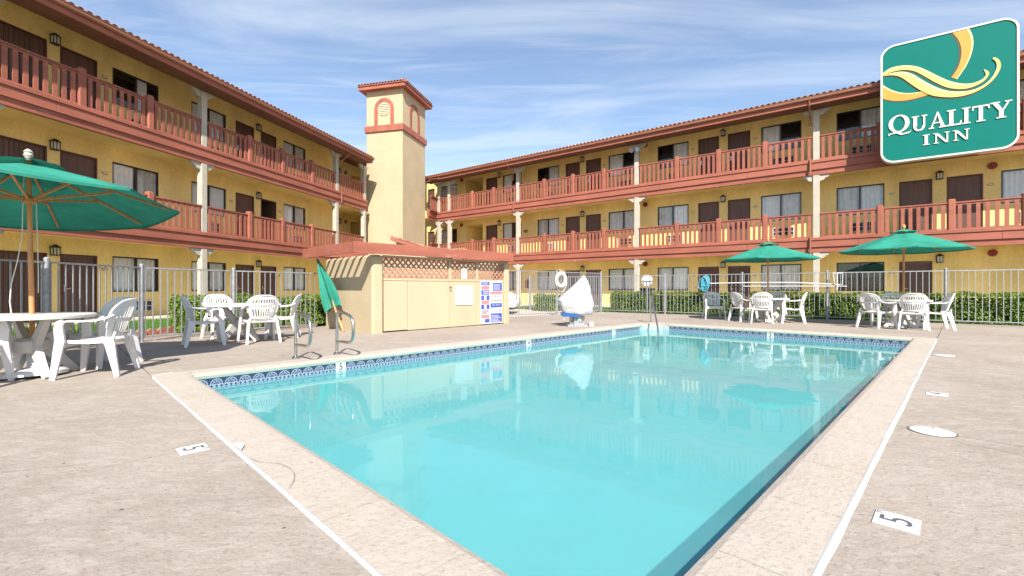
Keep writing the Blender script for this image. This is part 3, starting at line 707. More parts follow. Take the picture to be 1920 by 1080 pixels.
MB().box(-.3,1.0,.60,.64,8.372,8.632).build('fascia_board', M('red_beam'), RBD, (-23.262,0,0), (0,0,ANG))
for zz_ in (2.59,5.785): MB().box(-27.5,-23.27,1.43,1.75,zz_,zz_+.49).build('wall', M('yellow_stucco'), RBD)
# flood lights on the column, extinguisher cabinet
b = MB(); b.lathe([(.03,0),(.10,.03),(.13,.16),(.12,.17),(.0001,.14)], 12); me = b.mesh('flood_light', M('lift_grey'), smooth=True)
for dxx in (-.10,.13): put('flood_light', me, RBD, (-8.76+dxx,-.12,8.05), (R(105),0,R(18 if dxx>0 else -14)))
b = MB(); b.box(-8.86,-8.60,-.10,0,8.0,8.22); b.build('junction_box', M('lift_grey'), RBD)
MB().cbox(-16.55,-16.30,1.30,1.418,1.0,1.5,.01).build('extinguisher_cabinet', M('bell_red'), RBD)
MB().box(-16.75,-16.42,1.395,1.418,4.55,4.72).build('notice', M('plaque'), RBD)
# walkways in front of both wings
b = MB().box(4,26,-.7,1.54,-.08,.0); o = b.build('walkway', M('walkway'), None, (LO[0],LO[1],.002), (0,0,LROT)); struct(o)
b = MB().box(-30,17,-.9,1.41,-.08,.0); o = b.build('walkway', M('walkway'), None, (RO[0],RO[1],.002), (0,0,RROT)); struct(o)

# ------------------------------------------------------------------ tower
TW = thing('tower', 'cream stucco tower with arched niches and tiled hip cap', 'tower', (LO[0],LO[1],0), LROT)
TX0, TX1, TY0, TY1 = 25.1, 28.3, -1.99, .48       # local x away, local y to the left
MB().cbox(TX0,TX1,TY0,TY1,-.05,13.2,.03).build('wall', M('cream_stucco'), TW)
MB().cbox(TX0-.09,TX1+.09,TY0-.09,TY1+.09,10.62,11.0,.02).build('belt_course', M('red_wood'), TW)
def arch(xc, z0, zs, ro, ri, y0, y1, plane, off):
    pts = [(xc-ro,z0)]+[(xc+ro*math.cos(R(180-a*15)), zs+ro*math.sin(R(180-a*15))) for a in range(13)]+[(xc+ro,z0),(xc+ri,z0)]+[(xc+ri*math.cos(R(a*15)), zs+ri*math.sin(R(a*15))) for a in range(13)]+[(xc-ri,z0)]
    b = MB(); n = len(pts)
    h = n//2
    for i in range(h-1):
        q = [pts[i],pts[i+1],pts[n-2-i],pts[n-1-i]]
        b.prism(q, 0, off)
    return b
# front face (towards the camera) : plane x = TX0, across y
def place_front(b, nm, m): return b.build(nm, M(m), TW, (TX0, 0, 0), (0,0,R(90)))
yc = (TY0+TY1)/2
a = arch(yc, 11.0, 12.0, .66, .44, 0, 0, 0, .05); place_front(a, 'arch_surround', 'red_wood')
b = MB(); b.prism([(yc+.42*math.cos(R(15*q)), 12.0+.42*math.sin(R(15*q))) for q in range(24)], 0, .035); lv = place_front(b, 'round_vent', 'vent_cream')
for k in range(7):
    zz = 11.67+.105*k; hw = math.sqrt(max(0,.39**2-(zz-12.0)**2))
    if hw > .08:
        b = MB(); b.box(yc-hw,yc+hw,.036,.060,zz-.030,zz+.022); o = b.build('louver', M('vent_cream'), lv)
        MB().box(yc-hw,yc+hw,.0352,.042,zz+.024,zz+.070).build('louver_gap', M('joint_dark'), lv)
# right face : plane y = TY0
xc = (TX0+TX1)/2
a = arch(xc, 11.0, 12.05, .66, .44, 0, 0, 0, -.05); a.build('arch_surround', M('red_wood'), TW, (0,TY0,0))
# cap: hip roof with fascia and tile ends
ov = .34
MB().box(TX0-ov,TX1+ov,TY0-ov,TY1+ov,13.15,13.36).build('cap_fascia', M('red_beam'), TW)
b = MB(); xm, ym = (TX0+TX1)/2, (TY0+TY1)/2
e = ov+.06
b.add([(TX0-e,TY0-e,13.365),(TX1+e,TY0-e,13.365),(TX1+e,TY1+e,13.365),(TX0-e,TY1+e,13.365),(xm-.35,ym,13.85),(xm+.35,ym,13.85),(TX0-e,TY0-e,13.40),(TX1+e,TY0-e,13.40),(TX1+e,TY1+e,13.40),(TX0-e,TY1+e,13.40)],
      [(0,3,2,1),(0,1,7,6),(1,2,8,7),(2,3,9,8),(3,0,6,9),(6,7,5,4),(7,8,5),(8,9,4,5),(9,6,4)])
cap = b.build('cap_roof', M('roof_tile'), TW)
for k in range(int((TY1-TY0+2*e)/.2)): put('roof_tile', TILE_ME, cap, (TX0-e-.01, TY0-e+.1+k*.2, 13.41), (R(14),0,R(-90)))
for k in range(int((TX1-TX0+2*e)/.2)): put('roof_tile', TILE_ME, cap, (TX0-e+.1+k*.2, TY0-e-.01, 13.41), (R(14),0,0))
b = MB(); b.tube([(TX0-e,TY0-e,13.43),(xm-.35,ym,13.90)], .10, 8); b.build('hip_tile', M('roof_tile'), cap, smooth=True)

# ------------------------------------------------------------------ small tiled lean-to roof behind the enclosure
LR = thing('tiled_roof', 'small sloping red barrel tile roof between tower and pool enclosure', 'roof', (-5.5,22.2,0), R(0))
b = MB(); b.loft([[(-.15,0,0),(-.15,2.2,0),(-.15,2.2,3.25),(-.15,0,3.25)],[(2.8,0,0),(2.8,2.2,0),(2.8,2.2,2.35),(2.8,0,2.35)]]); b.build('wall', M('cream_stucco'), LR)
b = MB(); b.loft([[(-.35,-.3,3.30),(-.35,2.4,3.30),(-.35,2.4,3.45),(-.35,-.3,3.45)],[(3.1,-.3,2.28),(3.1,2.4,2.28),(3.1,2.4,2.43),(3.1,-.3,2.43)]]); rf = b.build('fascia_board', M('red_beam'), LR)
sa = math.atan2(1.02,3.45)
for i in range(8):
    for j in range(12):
        put('roof_tile', TILE_ME, rf, (-.35+.42*math.cos(sa)*(i+1), -.2+.215*j, 3.47-.42*math.sin(sa)*(i+1)), (0,sa,0) if False else (Matrix.Rotation(sa,4,'Y') @ Matrix.Rotation(R(90),4,'Z')).to_euler())

# ------------------------------------------------------------------ pool equipment enclosure
EN = thing('pool_enclosure', 'cream stucco pool equipment enclosure with lattice top and red beams', 'enclosure', (0,0,0), PROT)
EX0, EX1, EY = 4.92, 9.12, 9.15
b = MB(); b.cbox(EX0,EX0+.28,EY,EY+2.45,-.03,1.735,.05); b.build('side_wall', M('cream_stucco'), EN)
b = MB(); b.cbox(EX1-.16,EX1+.02,EY,EY+2.45,-.03,1.735,.02); b.build('side_wall', M('cream_paint'), EN)
b = MB(); b.box(EX0+.28,EX1-.16,EY+2.3,EY+2.45,-.03,1.735); b.build('back_wall', M('cream_stucco'), EN)
px = [5.21,5.82,7.05,7.95,EX1-.17]
for i in range(4):
    MB().cbox(px[i]+.006,px[i+1]-.006,EY+.03,EY+.07,.02 if i else .035,1.17,.004).build('plywood_panel', M('cream_paint'), EN)
MB().box(5.205,EX1-.165,EY+.02,EY+.09,1.172,1.225).build('mid_rail', M('cream_paint'), EN)
MB().box(5.205,EX1-.165,EY+.02,EY+.09,1.685,1.735).build('top_rail', M('cream_paint'), EN)
for x in (7.05,7.95): MB().box(x-.035,x+.035,EY+.018,EY+.088,1.226,1.684).build('stile', M('cream_paint'), EN)
def lattice(x0, x1, z0, z1, y):
    b = MB(); sp = .145; sw = .041
    for sgn, yy in ((1,y),(-1,y+.012)):
        c = -(z1-z0)-.2
        while c < (x1-x0)+(z1-z0)+.2:
            # line x = c + sgn*z
            pts = []
            for off in (-sw*.7, sw*.7):
                pts.append((c+off, off))
            q = [(x0+c-sw*.7, z0),(x0+c+sw*.7, z0),(x0+c+sw*.7+sgn*(z1-z0), z1),(x0+c-sw*.7+sgn*(z1-z0), z1)]
            q = poly_clip(q, [(x0,z0),(x1,z0),(x1,z1),(x0,z1)])
            if len(q) >= 3: b.prism(q, yy, yy+.009)
            c += sp
    return b
for x0_, x1_ in ((5.21,7.012),(7.088,7.912),(7.988,EX1-.165)):
    lattice(x0_, x1_, 1.227, 1.683, EY+.045).build('lattice_panel', M('lattice'), EN)
MB().box(5.3,EX1-.3,EY+1.5,EY+1.56,.0,1.3).build('pump_screen', M('lattice'), EN)
# trellis beams and rafters
MB().cbox(4.47,9.10,EY-.19,EY-.13,1.742,1.972,.006).build('beam', M('red_beam'), EN)
MB().cbox(4.41,4.468,EY-.19,EY+2.6,1.742,1.972,.006).build('beam', M('red_beam'), EN)
for k in range(8):
    y = EY+.02+.335*k
    MB().box(4.47,EX1+.05 if k in (0,7) else 5.35,y,y+.036,1.80,1.90).build('rafter', M('red_wood'), EN)
# hasp, notices
b = MB(); b.box(7.03,7.10,EY+.008,EY+.031,1.02,1.05); b.lathe([(.018,0),(.018,.04)],8,(7.06,EY+.0,.95)); b.build('hasp', M('lift_grey'), EN)
nb = MB().box(7.22,7.80,EY+.012,EY+.028,.56,1.06).build('blank_board', M('board_white'), EN)
pn = MB().box(7.42,7.60,EY+.020,EY+.035,1.235,1.50).build('paper_notice', M('board_white'), EN)
for k in range(7): MB().box(7.445,7.445+.13-.03*(k%3),EY+.0185,EY+.0198,1.455-.03*k,1.463-.03*k).build('print', M('print_grey'), pn)
# two columns of rule boards
def board(x0, x1, z0, z1, bands):
    o = MB().cbox(x0,x1,EY+.004,EY+.02,z0,z1,.004).build('rule_board', M('board_white'), EN)
    Hh = z1-z0
    for (a, c, e, g, m) in bands:
        MB().box(x0+a*(x1-x0),x0+c*(x1-x0),EY+.0025,EY+.0042,z0+e*Hh,z0+g*Hh).build('print', M(m), o)
    return o
BX0, BXM, BX1 = 8.06, 8.40, 8.86
b1 = board(BX0,BXM-.008,.03,1.19, [(.06,.94,.90,.985,'print_blue'),(.08,.92,.80,.885,'print_red'),(.06,.94,.68,.785,'print_blue'),(.06,.94,.555,.66,'print_blue'),(.1,.9,.46,.545,'print_red'),(.06,.94,.345,.45,'print_blue'),(.1,.8,.30,.315,'print_grey'),(.1,.9,.27,.285,'print_grey'),(.1,.7,.24,.255,'print_grey'),(.08,.92,.13,.215,'print_red'),(.45,.95,.03,.115,'print_blue')])
b2 = board(BXM+.008,BX1,.03,1.19, [(.22,.97,.77,.96,'print_blue'),(.04,.97,.69,.755,'print_red'),(.03,.97,.375,.475,'print_blue'),(.03,.97,.02,.235,'print_blue')])
def wprint(x0, x1, z0, z1, m='board_white', par=None): MB().box(x0,x1,EY+.0012,EY+.0026,z0,z1).build('print', M(m), par)
for k in range(5): wprint(BXM+.13,BX1-.07-.03*(k%2),.955+.033*k,.968+.033*k,par=b2)
for k in range(6): wprint(BXM+.03,BX1-.05-.05*(k%3),.065+.035*k,.078+.035*k,par=b2)
for z in (.585,.61): wprint(BX0+.05,BXM-.06,.47+z*.0+.01*0+z*0,.475,par=b1) if False else None
for k in range(2): wprint(BX0+.05,BXM-.08,1.10+.035*k,1.113+.035*k,par=b1); wprint(BX0+.08,BXM-.05,.85+.045*k,.87+.045*k,par=b1)
for z0_ in (.685,.44):
    wprint(BX0+.12,BXM-.13,z0_,z0_+.105,par=b1)
def etext(t, x, z, s, m, par):
    me = text_mesh(t, s, .0006); me.materials.append(M(m)); put('print', me, par, (x, EY+.0012, z), (R(90),0,0))
etext('WARNING', (BXM+BX1)/2+.01, .775, .085, 'print_red', b2)
etext('NO', BXM+.065, .655, .060, 'print_black', b2); etext('LIFEGUARD', BXM+.275, .655, .060, 'print_black', b2)
etext('ON', BXM+.13, .53, .062, 'board_white', b2); etext('DUTY', BXM+.30, .53, .062, 'board_white', b2)
etext('RULES', BX1-.11, .385, .062, 'print_blue', b2)

# ------------------------------------------------------------------ big green sign on the right wing
SGK = .9700   # the cabinet stands clear of the gutter
SG = thing('motel_sign', 'large green QUALITY INN sign with rounded corners and yellow ribbon emblem', 'sign', (RO[0]-.66*.5948,RO[1]-.66*.8039,.030), RROT); SG.scale = (SGK,1,SGK)
SX0,SX1,SZ0,SZ1 = .97,4.56,5.69,10.09; SY = -.34; SR = .42
def rrect(x0,x1,z0,z1,r,n=8):
    pts = []
    for cx_,cz_,a0 in ((x1-r,z1-r,0),(x0+r,z1-r,90),(x0+r,z0+r,180),(x1-r,z0+r,270)):
        pts += [(cx_+r*math.cos(R(a0+90*k/n)), cz_+r*math.sin(R(a0+90*k/n))) for k in range(n+1)]
    return pts
outer = rrect(SX0,SX1,SZ0,SZ1,SR); inner = rrect(SX0+.06,SX1-.06,SZ0+.06,SZ1-.06,SR-.06)
b = MB(); b.prism(outer, SY+.03, SY+.30); b.build('cabinet', M('sign_cream'), SG)
b = MB(); n = len(outer)
b.loft([[(x,SY+.03,z) for x,z in outer],[(x,SY,z) for x,z in outer],[(x,SY,z) for x,z in inner],[(x,SY+.025,z) for x,z in inner]], cap=False); b.build('rim', M('sign_cream'), SG)
b = MB(); b.prism(inner, SY+.022, SY+.029); face = b.build('face', M('sign_green'), SG)
for x in (1.7,3.8):
    for z in (6.05,6.40): MB().box(x-.05,x+.05,SY+.301,.655,z-.05,z+.05).build('bracket', M('lift_grey'), SG)
for x in (1.7,3.8): MB().box(x-.05,x+.05,SY+.301,-.72,8.9,9.0).build('bracket', M('lift_grey'), SG) if False else None
def smooth_curve(pts, n=5):
    P_ = [Vector((p[0],p[1],0)) for p in pts]; out_ = []
    for i in range(len(P_)-1):
        p0,p1,p2,p3 = P_[max(i-1,0)],P_[i],P_[i+1],P_[min(i+2,len(P_)-1)]
        for k in range(n):
            t = k/n; out_.append(.5*((2*p1)+(-p0+p2)*t+(2*p0-5*p1+4*p2-p3)*t*t+(-p0+3*p1-3*p2+p3)*t**3))
    out_.append(P_[-1]); return [(p.x,p.y) for p in out_]
def resample(pts, n):
    P_ = [Vector(p) for p in pts]; L_ = [0]
    for a_, b_ in zip(P_, P_[1:]): L_.append(L_[-1]+(b_-a_).length)
    out_ = []; j = 0
    for k in range(n+1):
        s_ = L_[-1]*k/n
        while j < len(P_)-2 and L_[j+1] < s_: j += 1
        t = (s_-L_[j])/max(1e-9, L_[j+1]-L_[j]); q = P_[j].lerp(P_[j+1], min(1,max(0,t))); out_.append((q.x,q.y))
    return out_
def ribbon(ta, tb, y0, y1, n=44):
    a_ = resample(smooth_curve(ta), n); b_ = resample(smooth_curve(tb), n); b = MB()
    vs4 = [(x,y0,z) for x,z in a_]+[(x,y0,z) for x,z in b_]+[(x,y1,z) for x,z in a_]+[(x,y1,z) for x,z in b_]; m_ = n+1; fs4 = []
    for i in range(n):
        fs4 += [(i,i+1,m_+i+1,m_+i),(2*m_+i,2*m_+i+1,i+1,i),(3*m_+i,m_+i,m_+i+1,3*m_+i+1)]
    fs4 += [(0,m_,3*m_,2*m_),(n,2*m_+n,3*m_+n,m_+n)]
    b.add(vs4, fs4); return b
def blend(a, b, t):
    a_ = resample(smooth_curve(a), 12); b_ = resample(smooth_curve(b), 12)
    return [(p[0]+(q[0]-p[0])*t, p[1]+(q[1]-p[1])*t) for p,q in zip(a_,b_)]
A_t = [(1.03,9.11),(1.26,9.25),(1.63,9.24),(1.99,9.10),(2.30,8.85),(2.56,8.60),(2.86,8.34),(3.15,8.17),(3.40,8.10),(3.61,8.13),(3.74,8.22),(3.79,8.36),(3.72,8.48)]
A_b = [(1.03,9.04),(1.30,9.09),(1.63,9.08),(1.95,8.93),(2.22,8.67),(2.49,8.39),(2.79,8.13),(3.08,7.99),(3.33,7.95),(3.56,8.00),(3.75,8.12),(3.86,8.34),(3.75,8.49)]
B_t = [(1.03,9.03),(1.30,9.05),(1.59,9.02),(1.87,8.86),(2.14,8.57),(2.45,8.26),(2.79,8.01),(3.12,7.89),(3.44,7.86),(3.72,7.96),(3.92,8.17),(4.03,8.46),(4.01,8.68),(3.93,8.80)]
B_b = [(1.03,9.01),(1.30,8.97),(1.55,8.83),(1.79,8.55),(2.06,8.24),(2.37,7.96),(2.71,7.80),(3.04,7.72),(3.37,7.73),(3.65,7.83),(3.89,8.01),(4.06,8.26),(4.13,8.51),(4.08,8.74),(3.96,8.84)]
O1l = [(2.95,10.01),(3.10,9.71),(3.17,9.38),(3.16,9.06),(3.08,8.73),(2.92,8.45)]
O1r = [(3.37,10.025),(3.45,9.74),(3.47,9.44),(3.41,9.08),(3.28,8.72),(3.06,8.34)]
O2t = [(1.032,8.69),(1.26,8.45),(1.55,8.26),(1.83,8.17),(2.14,8.14)]
O2b = [(1.032,8.16),(1.30,8.02),(1.63,7.94),(1.99,7.94),(2.32,7.99)]
yb = SY+.022
def shift(pts, dx_, dz_): return [(x+dx_,z+dz_) for x,z in pts]
ribbon(O1l, O1r, yb-.010, yb).build('emblem_band', M('sign_orange'), SG)
ribbon(blend(O1l,O1r,.86), O1r, yb-.012, yb-.0102).build('emblem_edge', M('sign_pale'), SG)
ribbon(shift(O1l,-.07,-.02), shift(O1l,.0,.0), yb-.003, yb).build('emblem_shade', M('sign_brown'), SG)
ribbon(O2t, O2b, yb-.010, yb).build('emblem_band', M('sign_orange'), SG)
ribbon(O2t, blend(O2t,O2b,.16), yb-.012, yb-.0102).build('emblem_edge', M('sign_pale'), SG)
ribbon(O2b, shift(O2b,.0,-.05), yb-.003, yb).build('emblem_shade', M('sign_brown'), SG)
for t_, b_, y_ in ((A_t,A_b,yb-.020),(B_t,B_b,yb-.026)):
    ribbon(t_, b_, y_, yb-.0005 if t_ is A_t else yb-.001).build('emblem_ribbon', M('sign_yellow'), SG)
    ribbon(t_, blend(t_,b_,.32), y_-.002, y_-.0003).build('emblem_edge', M('sign_pale'), SG)
    ribbon(shift(b_,.0,.0), shift(b_,-.02,-.055), yb-.004, yb-.0002).build('emblem_shade', M('sign_brown'), SG)
# serif letters, each a thing-part made of strokes (unit: cap height 1)
def serif(x, z, w, up=True, h=.07): return [(x-w,z),(x+w,z),(x+w,z+h if up else z-h),(x-w,z+h if up else z-h)]
def rect(x0,x1,z0,z1): return [(x0,z0),(x1,z0),(x1,z1),(x0,z1)]
def ring_strokes(cx_, cz_, ro, rzo, ri, rzi, a0=0, a1=360, n=28):
    qs = []
    for k in range(n):
        t0_, t1_ = R(a0+(a1-a0)*k/n), R(a0+(a1-a0)*(k+1)/n)
        qs.append([(cx_+ri*math.cos(t0_),cz_+rzi*math.sin(t0_)),(cx_+ro*math.cos(t0_),cz_+rzo*math.sin(t0_)),(cx_+ro*math.cos(t1_),cz_+rzo*math.sin(t1_)),(cx_+ri*math.cos(t1_),cz_+rzi*math.sin(t1_))])
    return qs
LET = {
 'I': (.38, [rect(.10,.28,.07,.93), rect(0,.38,0,.07), rect(0,.38,.93,1)]),
 'L': (.64, [rect(.10,.29,.08,.93), rect(0,.39,.93,1), rect(0,.64,0,.09), [(.55,.09),(.64,.09),(.66,.26),(.60,.26)]]),
 'T': (.76, [rect(.285,.475,.07,.91), rect(.18,.58,0,.07), rect(0,.76,.91,1), [(0,.91),(.08,.91),(.05,.74),(-.02,.74)], [(.68,.91),(.76,.91),(.78,.74),(.71,.74)]]),
 'U': (.74, [rect(.08,.26,.32,.93), rect(0,.35,.93,1), rect(.55,.64,.32,.93), rect(.47,.74,.93,1)]+ring_strokes(.36,.32,.28,.34,.14,.24,180,360,14)),
 'A': (.84, [[(.08,.07),(.17,.07),(.45,.86),(.40,1.0)], [(.40,1.0),(.47,1.0),(.80,.07),(.59,.07)], [(.22,.30),(.62,.30),(.60,.37),(.245,.37)], rect(-.02,.26,0,.07), rect(.50,.88,0,.07)]),
 'Y': (.82, [[(.05,.93),(.27,.93),(.50,.46),(.32,.46)], [(.44,.46),(.52,.46),(.76,.93),(.67,.93)], rect(.32,.51,.07,.46), rect(.21,.62,0,.07), rect(-.04,.36,.93,1), rect(.56,.86,.93,1)]),
 'N': (.90, [rect(.10,.19,.07,.93), rect(.71,.80,.0,.93), [(.10,.93),(.29,.93),(.80,.0),(.66,.0)], rect(0,.30,0,.07), rect(-.03,.22,.93,1), rect(.61,.90,.93,1)]),
 'Q': (.94, ring_strokes(.47,.52,.47,.54,.27,.46)+[[(.02,-.16),(.10,-.08),(.06,.0),(-.02,-.06)],[(.06,-.08),(.10,-.02),(.36,.06),(.40,-.06)],[(.30,-.02),(.36,.10),(.66,-.12),(.56,-.20)],[(.56,-.20),(.66,-.12),(.92,-.06),(.92,-.16)],[(.88,-.14),(.98,-.02),(1.02,.04),(.98,-.10)]]),
}
def letter(ch, x0, x1, z0, z1):
    wd, strokes = LET[ch]; b = MB(); s_ = MB()
    for i, q in enumerate(strokes):
        pts = [(x0+p[0]/wd*(x1-x0), z0+p[1]*(z1-z0)) for p in q]; d = .00035*(i % 9)
        b.prism(pts, yb-.026-d, yb-.001)
    o = b.build('letter', M('sign_cream'), SG); return o
for ch,x0_,x1_,z0_,z1_ in (('Q',1.20,1.80,6.80,7.40),('U',1.855,2.285,6.73,7.28),('A',2.33,2.77,6.73,7.31),('L',2.80,3.17,6.73,7.29),('I',3.185,3.40,6.73,7.29),('T',3.44,3.86,6.73,7.28),('Y',3.90,4.37,6.74,7.30),('I',2.16,2.35,6.18,6.55),('N',2.45,2.88,6.18,6.55),('N',2.96,3.38,6.18,6.55)):
    letter(ch, x0_, x1_, z0_, z1_)

# ------------------------------------------------------------------ planting strips
def sheet(name, poly, z, m, kind='structure'):
    b = MB(); b.add([(x,y,z) for x,y in poly], [tuple(range(len(poly)))]); return struct(b.build(name, M(m), fix=False), kind)
def LP(D, dep): return (LO[0]+.2504*D-.9681*dep, LO[1]+.9681*D+.2504*dep)
def RP(r, dep): return (RO[0]+.8039*r+.5948*dep, RO[1]-.5948*r+.8039*dep)
mat('lawn_soil', (0.10,0.16,0.035), .95, .3, 6.0, .6, 60, .1)
mat('gravel_bed', (0.34,0.27,0.22), .95, .3, 30.0, .9, 90, .1)
sheet('planting_bed', [(-7.0,-4),(-7.0,8.5),(-6.3,10.15),(-5.1,11.75),(-5.6,13.2),(-7.6,11.2),(-8.3,8.6),(-8.3,-4)], -.03, 'gravel_bed')
lawnL = [(-8.3,-4),(-8.3,8.6),(-7.6,11.2),(-5.6,13.2),(-4.4,14.6),LP(24,-.9),LP(4,-.9),(-13.5,-4)]
sheet('lawn', lawnL, -.026, 'lawn_soil')
lawnR = [RP(-14.0,-4.75),RP(14,-4.75),RP(14,-.95),RP(-14.0,-.95)]
sheet('lawn', lawnR, -.026, 'lawn_soil')
sheet('driveway', [(-.35,15.5),(4.05,18.9),RP(-14.05,-.95),RP(-23,-.95),(-4.3,20),(-4.2,14.5)], -.02, 'walkway')
def inside(p, poly):
    c = False; j = len(poly)-1
    for i in range(len(poly)):
        if (poly[i][1] > p[1]) != (poly[j][1] > p[1]) and p[0] < (poly[j][0]-poly[i][0])*(p[1]-poly[i][1])/(poly[j][1]-poly[i][1])+poly[i][0]: c = not c
        j = i
    return c
def grass(poly, count, name, label, box=None):
    xs = [p[0] for p in poly]; ys = [p[1] for p in poly]; x0,x1,y0,y1 = box or (min(xs),max(xs),min(ys),max(ys)); v = []; f = []
    rnd = random.Random(3)
    while len(f) < count:
        x, y = rnd.uniform(x0,x1), rnd.uniform(y0,y1)
        if not inside((x,y), poly): continue
        h = rnd.uniform(.04,.10); a = rnd.uniform(0,6.28); w = rnd.uniform(.006,.012); lx, ly = rnd.gauss(0,.03), rnd.gauss(0,.03)
        i = len(v); v += [(x-w*math.cos(a),y-w*math.sin(a),-.026),(x+w*math.cos(a),y+w*math.sin(a),-.026),(x+lx,y+ly,h)]; f.append((i,i+1,i+2))
    b = MB(); b.v = v; b.f = f; b.mi = [0]*len(f)
    o = b.build(name, M('grass_blade'), fix=False); struct(o, 'stuff', label); o['category'] = 'grass'; return o
grass(lawnL, 42000, 'grass', 'mown green grass in front of the left wing', (-13.5,-4,5,18))
grass(lawnR, 52000, 'grass', 'mown green grass in front of the right wing', None)
# scalloped brick edging on the left bed
ED = thing('brick_edging', 'row of short red scalloped edging bricks beside the left lawn', 'edging')
b = MB(); b.prism([(-.10,-.05),(.10,-.05),(.10,.09),(.07,.13),(.03,.15),(-.03,.15),(-.07,.13),(-.10,.09)], -.03, .03); eme = b.mesh('brick', M('edging'))
pth = [(-8.3,4.0),(-8.3,8.6),(-7.6,11.2),(-5.6,13.2)]
for (xa,ya),(xb,yb_) in zip(pth, pth[1:]):
    L_ = math.hypot(xb-xa,yb_-ya); n = int(L_/.215)
    for k in range(n):
        t = (k+.5)/n; put('brick', eme, ED, (xa+(xb-xa)*t, ya+(yb_-ya)*t, -.03+random.uniform(-.012,.012)), (0,random.uniform(-.05,.05),math.atan2(yb_-ya,xb-xa)))
# hedges
def hedge(name, label, cat, x0, x1, y0, y1, h, loc, rz, n, leaf=.03, group=None, taper=.12):
    t = thing(name, label, cat, (loc[0],loc[1],-.03), rz, group); rnd = random.Random(hash((round(x0*10),round(loc[0]*10))) & 0xffff)
    cx_, cy_ = (x0+x1)/2, (y0+y1)/2; hx, hy = (x1-x0)/2, (y1-y0)/2
    b = MB(); b.box(x0+.10,x1-.10,y0+.10,y1-.10,.10,h-.12); b.build('inner_growth', M('hedge_core'), t)
    b = MB()
    for k in range(int((x1-x0)/.35)+1):
        xx = x0+.15+k*.35
        if xx < x1-.1: b.tube([(xx,cy_,0),(xx+.03,cy_+.02,.25)], .015, 5)
    b.build('stems', M('twig'), t)
    v = []; f = []
    def leafq(p, nrm, s):
        nrm = nrm.normalized(); a = nrm.orthogonal().normalized(); a.rotate(Matrix.Rotation(rnd.uniform(0,6.28),3,nrm)); c = nrm.cross(a)
        i = len(v); v.extend([tuple(p-a*s), tuple(p+c*s*.5+nrm*s*.15), tuple(p+a*s), tuple(p-c*s*.5+nrm*s*.15)]); f.append((i,i+1,i+2,i+3))
    for _ in range(n):
        # choose a face of the clipped box
        r_ = rnd.random(); A1 = 2*hx*h; A2 = 2*hy*h; A3 = 4*hx*hy; tot = 2*A1+2*A2+A3; q = r_*tot
        if q < 2*A1: s_ = -1 if q < A1*1.2 else 1; p = Vector((rnd.uniform(x0,x1), cy_+s_*hy, rnd.uniform(.03,h))); nn = Vector((0,s_,0.3))
        elif q < 2*A1+2*A2: s_ = -1 if rnd.random() < .5 else 1; p = Vector((cx_+s_*hx, rnd.uniform(y0,y1), rnd.uniform(.03,h))); nn = Vector((s_,0,.3))
        else: p = Vector((rnd.uniform(x0,x1), rnd.uniform(y0,y1), h)); nn = Vector((0,0,1))
        d = noise.noise(Vector((p.x*2.2+loc[0], p.y*2.2, p.z*2.6)))*.10 + noise.noise(Vector((p.x*7, p.y*7, p.z*7)))*.035
        # round the corners
        ex = max(0, abs(p.x-cx_)-(hx-.10))/.10; ey = max(0, abs(p.y-cy_)-(hy-.10))/.10; ez = max(0, p.z-(h-.10))/.10
        k = max(0, math.sqrt(ex*ex+ey*ey+ez*ez)-1)*.09
        dirn = Vector((p.x-cx_ if ex else 0, p.y-cy_ if ey else 0, (p.z-h/2) if ez else 0))
        p = p + nn.normalized()*d - (dirn.normalized()*k if dirn.length else Vector())
        p = p - nn.normalized()*abs(rnd.gauss(0,.035))
        nn = (nn+Vector((rnd.gauss(0,.6),rnd.gauss(0,.6),rnd.gauss(.25,.6))))
        leafq(p, nn, leaf*rnd.uniform(.6,1.35))
    b = MB(); b.v = v; b.f = f; b.mi = [0]*len(f); b.build('foliage', M('hedge_leaf'), t, fix=False); return t
FROT = RROT
hedge('clipped_hedge', 'clipped green hedge behind the fence, beside the cyan hose coil', 'hedge', 0,4.85,0,.9,.86, RP(-8.05,-4.65), FROT, 11000, .034)
hedge('clipped_hedge', 'long clipped green hedge behind the fence at the right edge', 'hedge', 0,9.6,0,.9,.87, RP(-2.78,-4.6), FROT, 21000, .034)
hedge('clipped_hedge', 'clipped hedge behind the left fence, behind the table without an umbrella', 'hedge', 0,1.8,0,.7,.83, (-7.45,10.2), math.atan2(1.6,1.15), 6500, .03)
hedge('clipped_hedge', 'hedge beside the enclosure, behind the folded umbrella', 'hedge', 0,1.45,0,.7,.80, (-6.02,12.1), math.atan2(1.55,1.25), 5500, .03)
hedge('round_bush', 'rounded bush between the gate fence and the ground floor, left of the life ring', 'bush', 0,.95,0,.9,.72, (.95,20.2), FROT, 3500, .034)
hedge('round_bush', 'clipped bush behind the fence, right of the covered pool lift', 'bush', 0,1.1,0,.8,.78, (4.35,20.3), FROT, 3800, .034)
def strap_plant(label, x, y, n, h, rnd):
    t = thing('leafy_plant', label, 'plant', (x,y,-.03), 0); v = []; f = []
    for _ in range(n):
        a = rnd.uniform(0,6.28); L_ = h*rnd.uniform(.7,1.2); lean = rnd.uniform(.15,.8); w = .014; d = Vector((math.cos(a),math.sin(a),0)); s_ = Vector((-d.y,d.x,0)); i0 = len(v)
        for k in range(5):
            q = k/4; p = d*(lean*L_*q*q)+Vector((0,0,L_*(q-.35*lean*q*q*q))); ww = w*(1-q**2*.9)
            v += [tuple(p+s_*ww), tuple(p-s_*ww)]
        for k in range(4): f.append((i0+2*k,i0+2*k+1,i0+2*k+3,i0+2*k+2))
    b = MB(); b.v = v; b.f = f; b.mi = [0]*len(f); b.build('leaves', M('strap_leaf'), t, fix=False)
    b = MB(); b.lathe([(.05,0),(.03,.06)],6); b.build('crown_base', M('twig'), t); return t
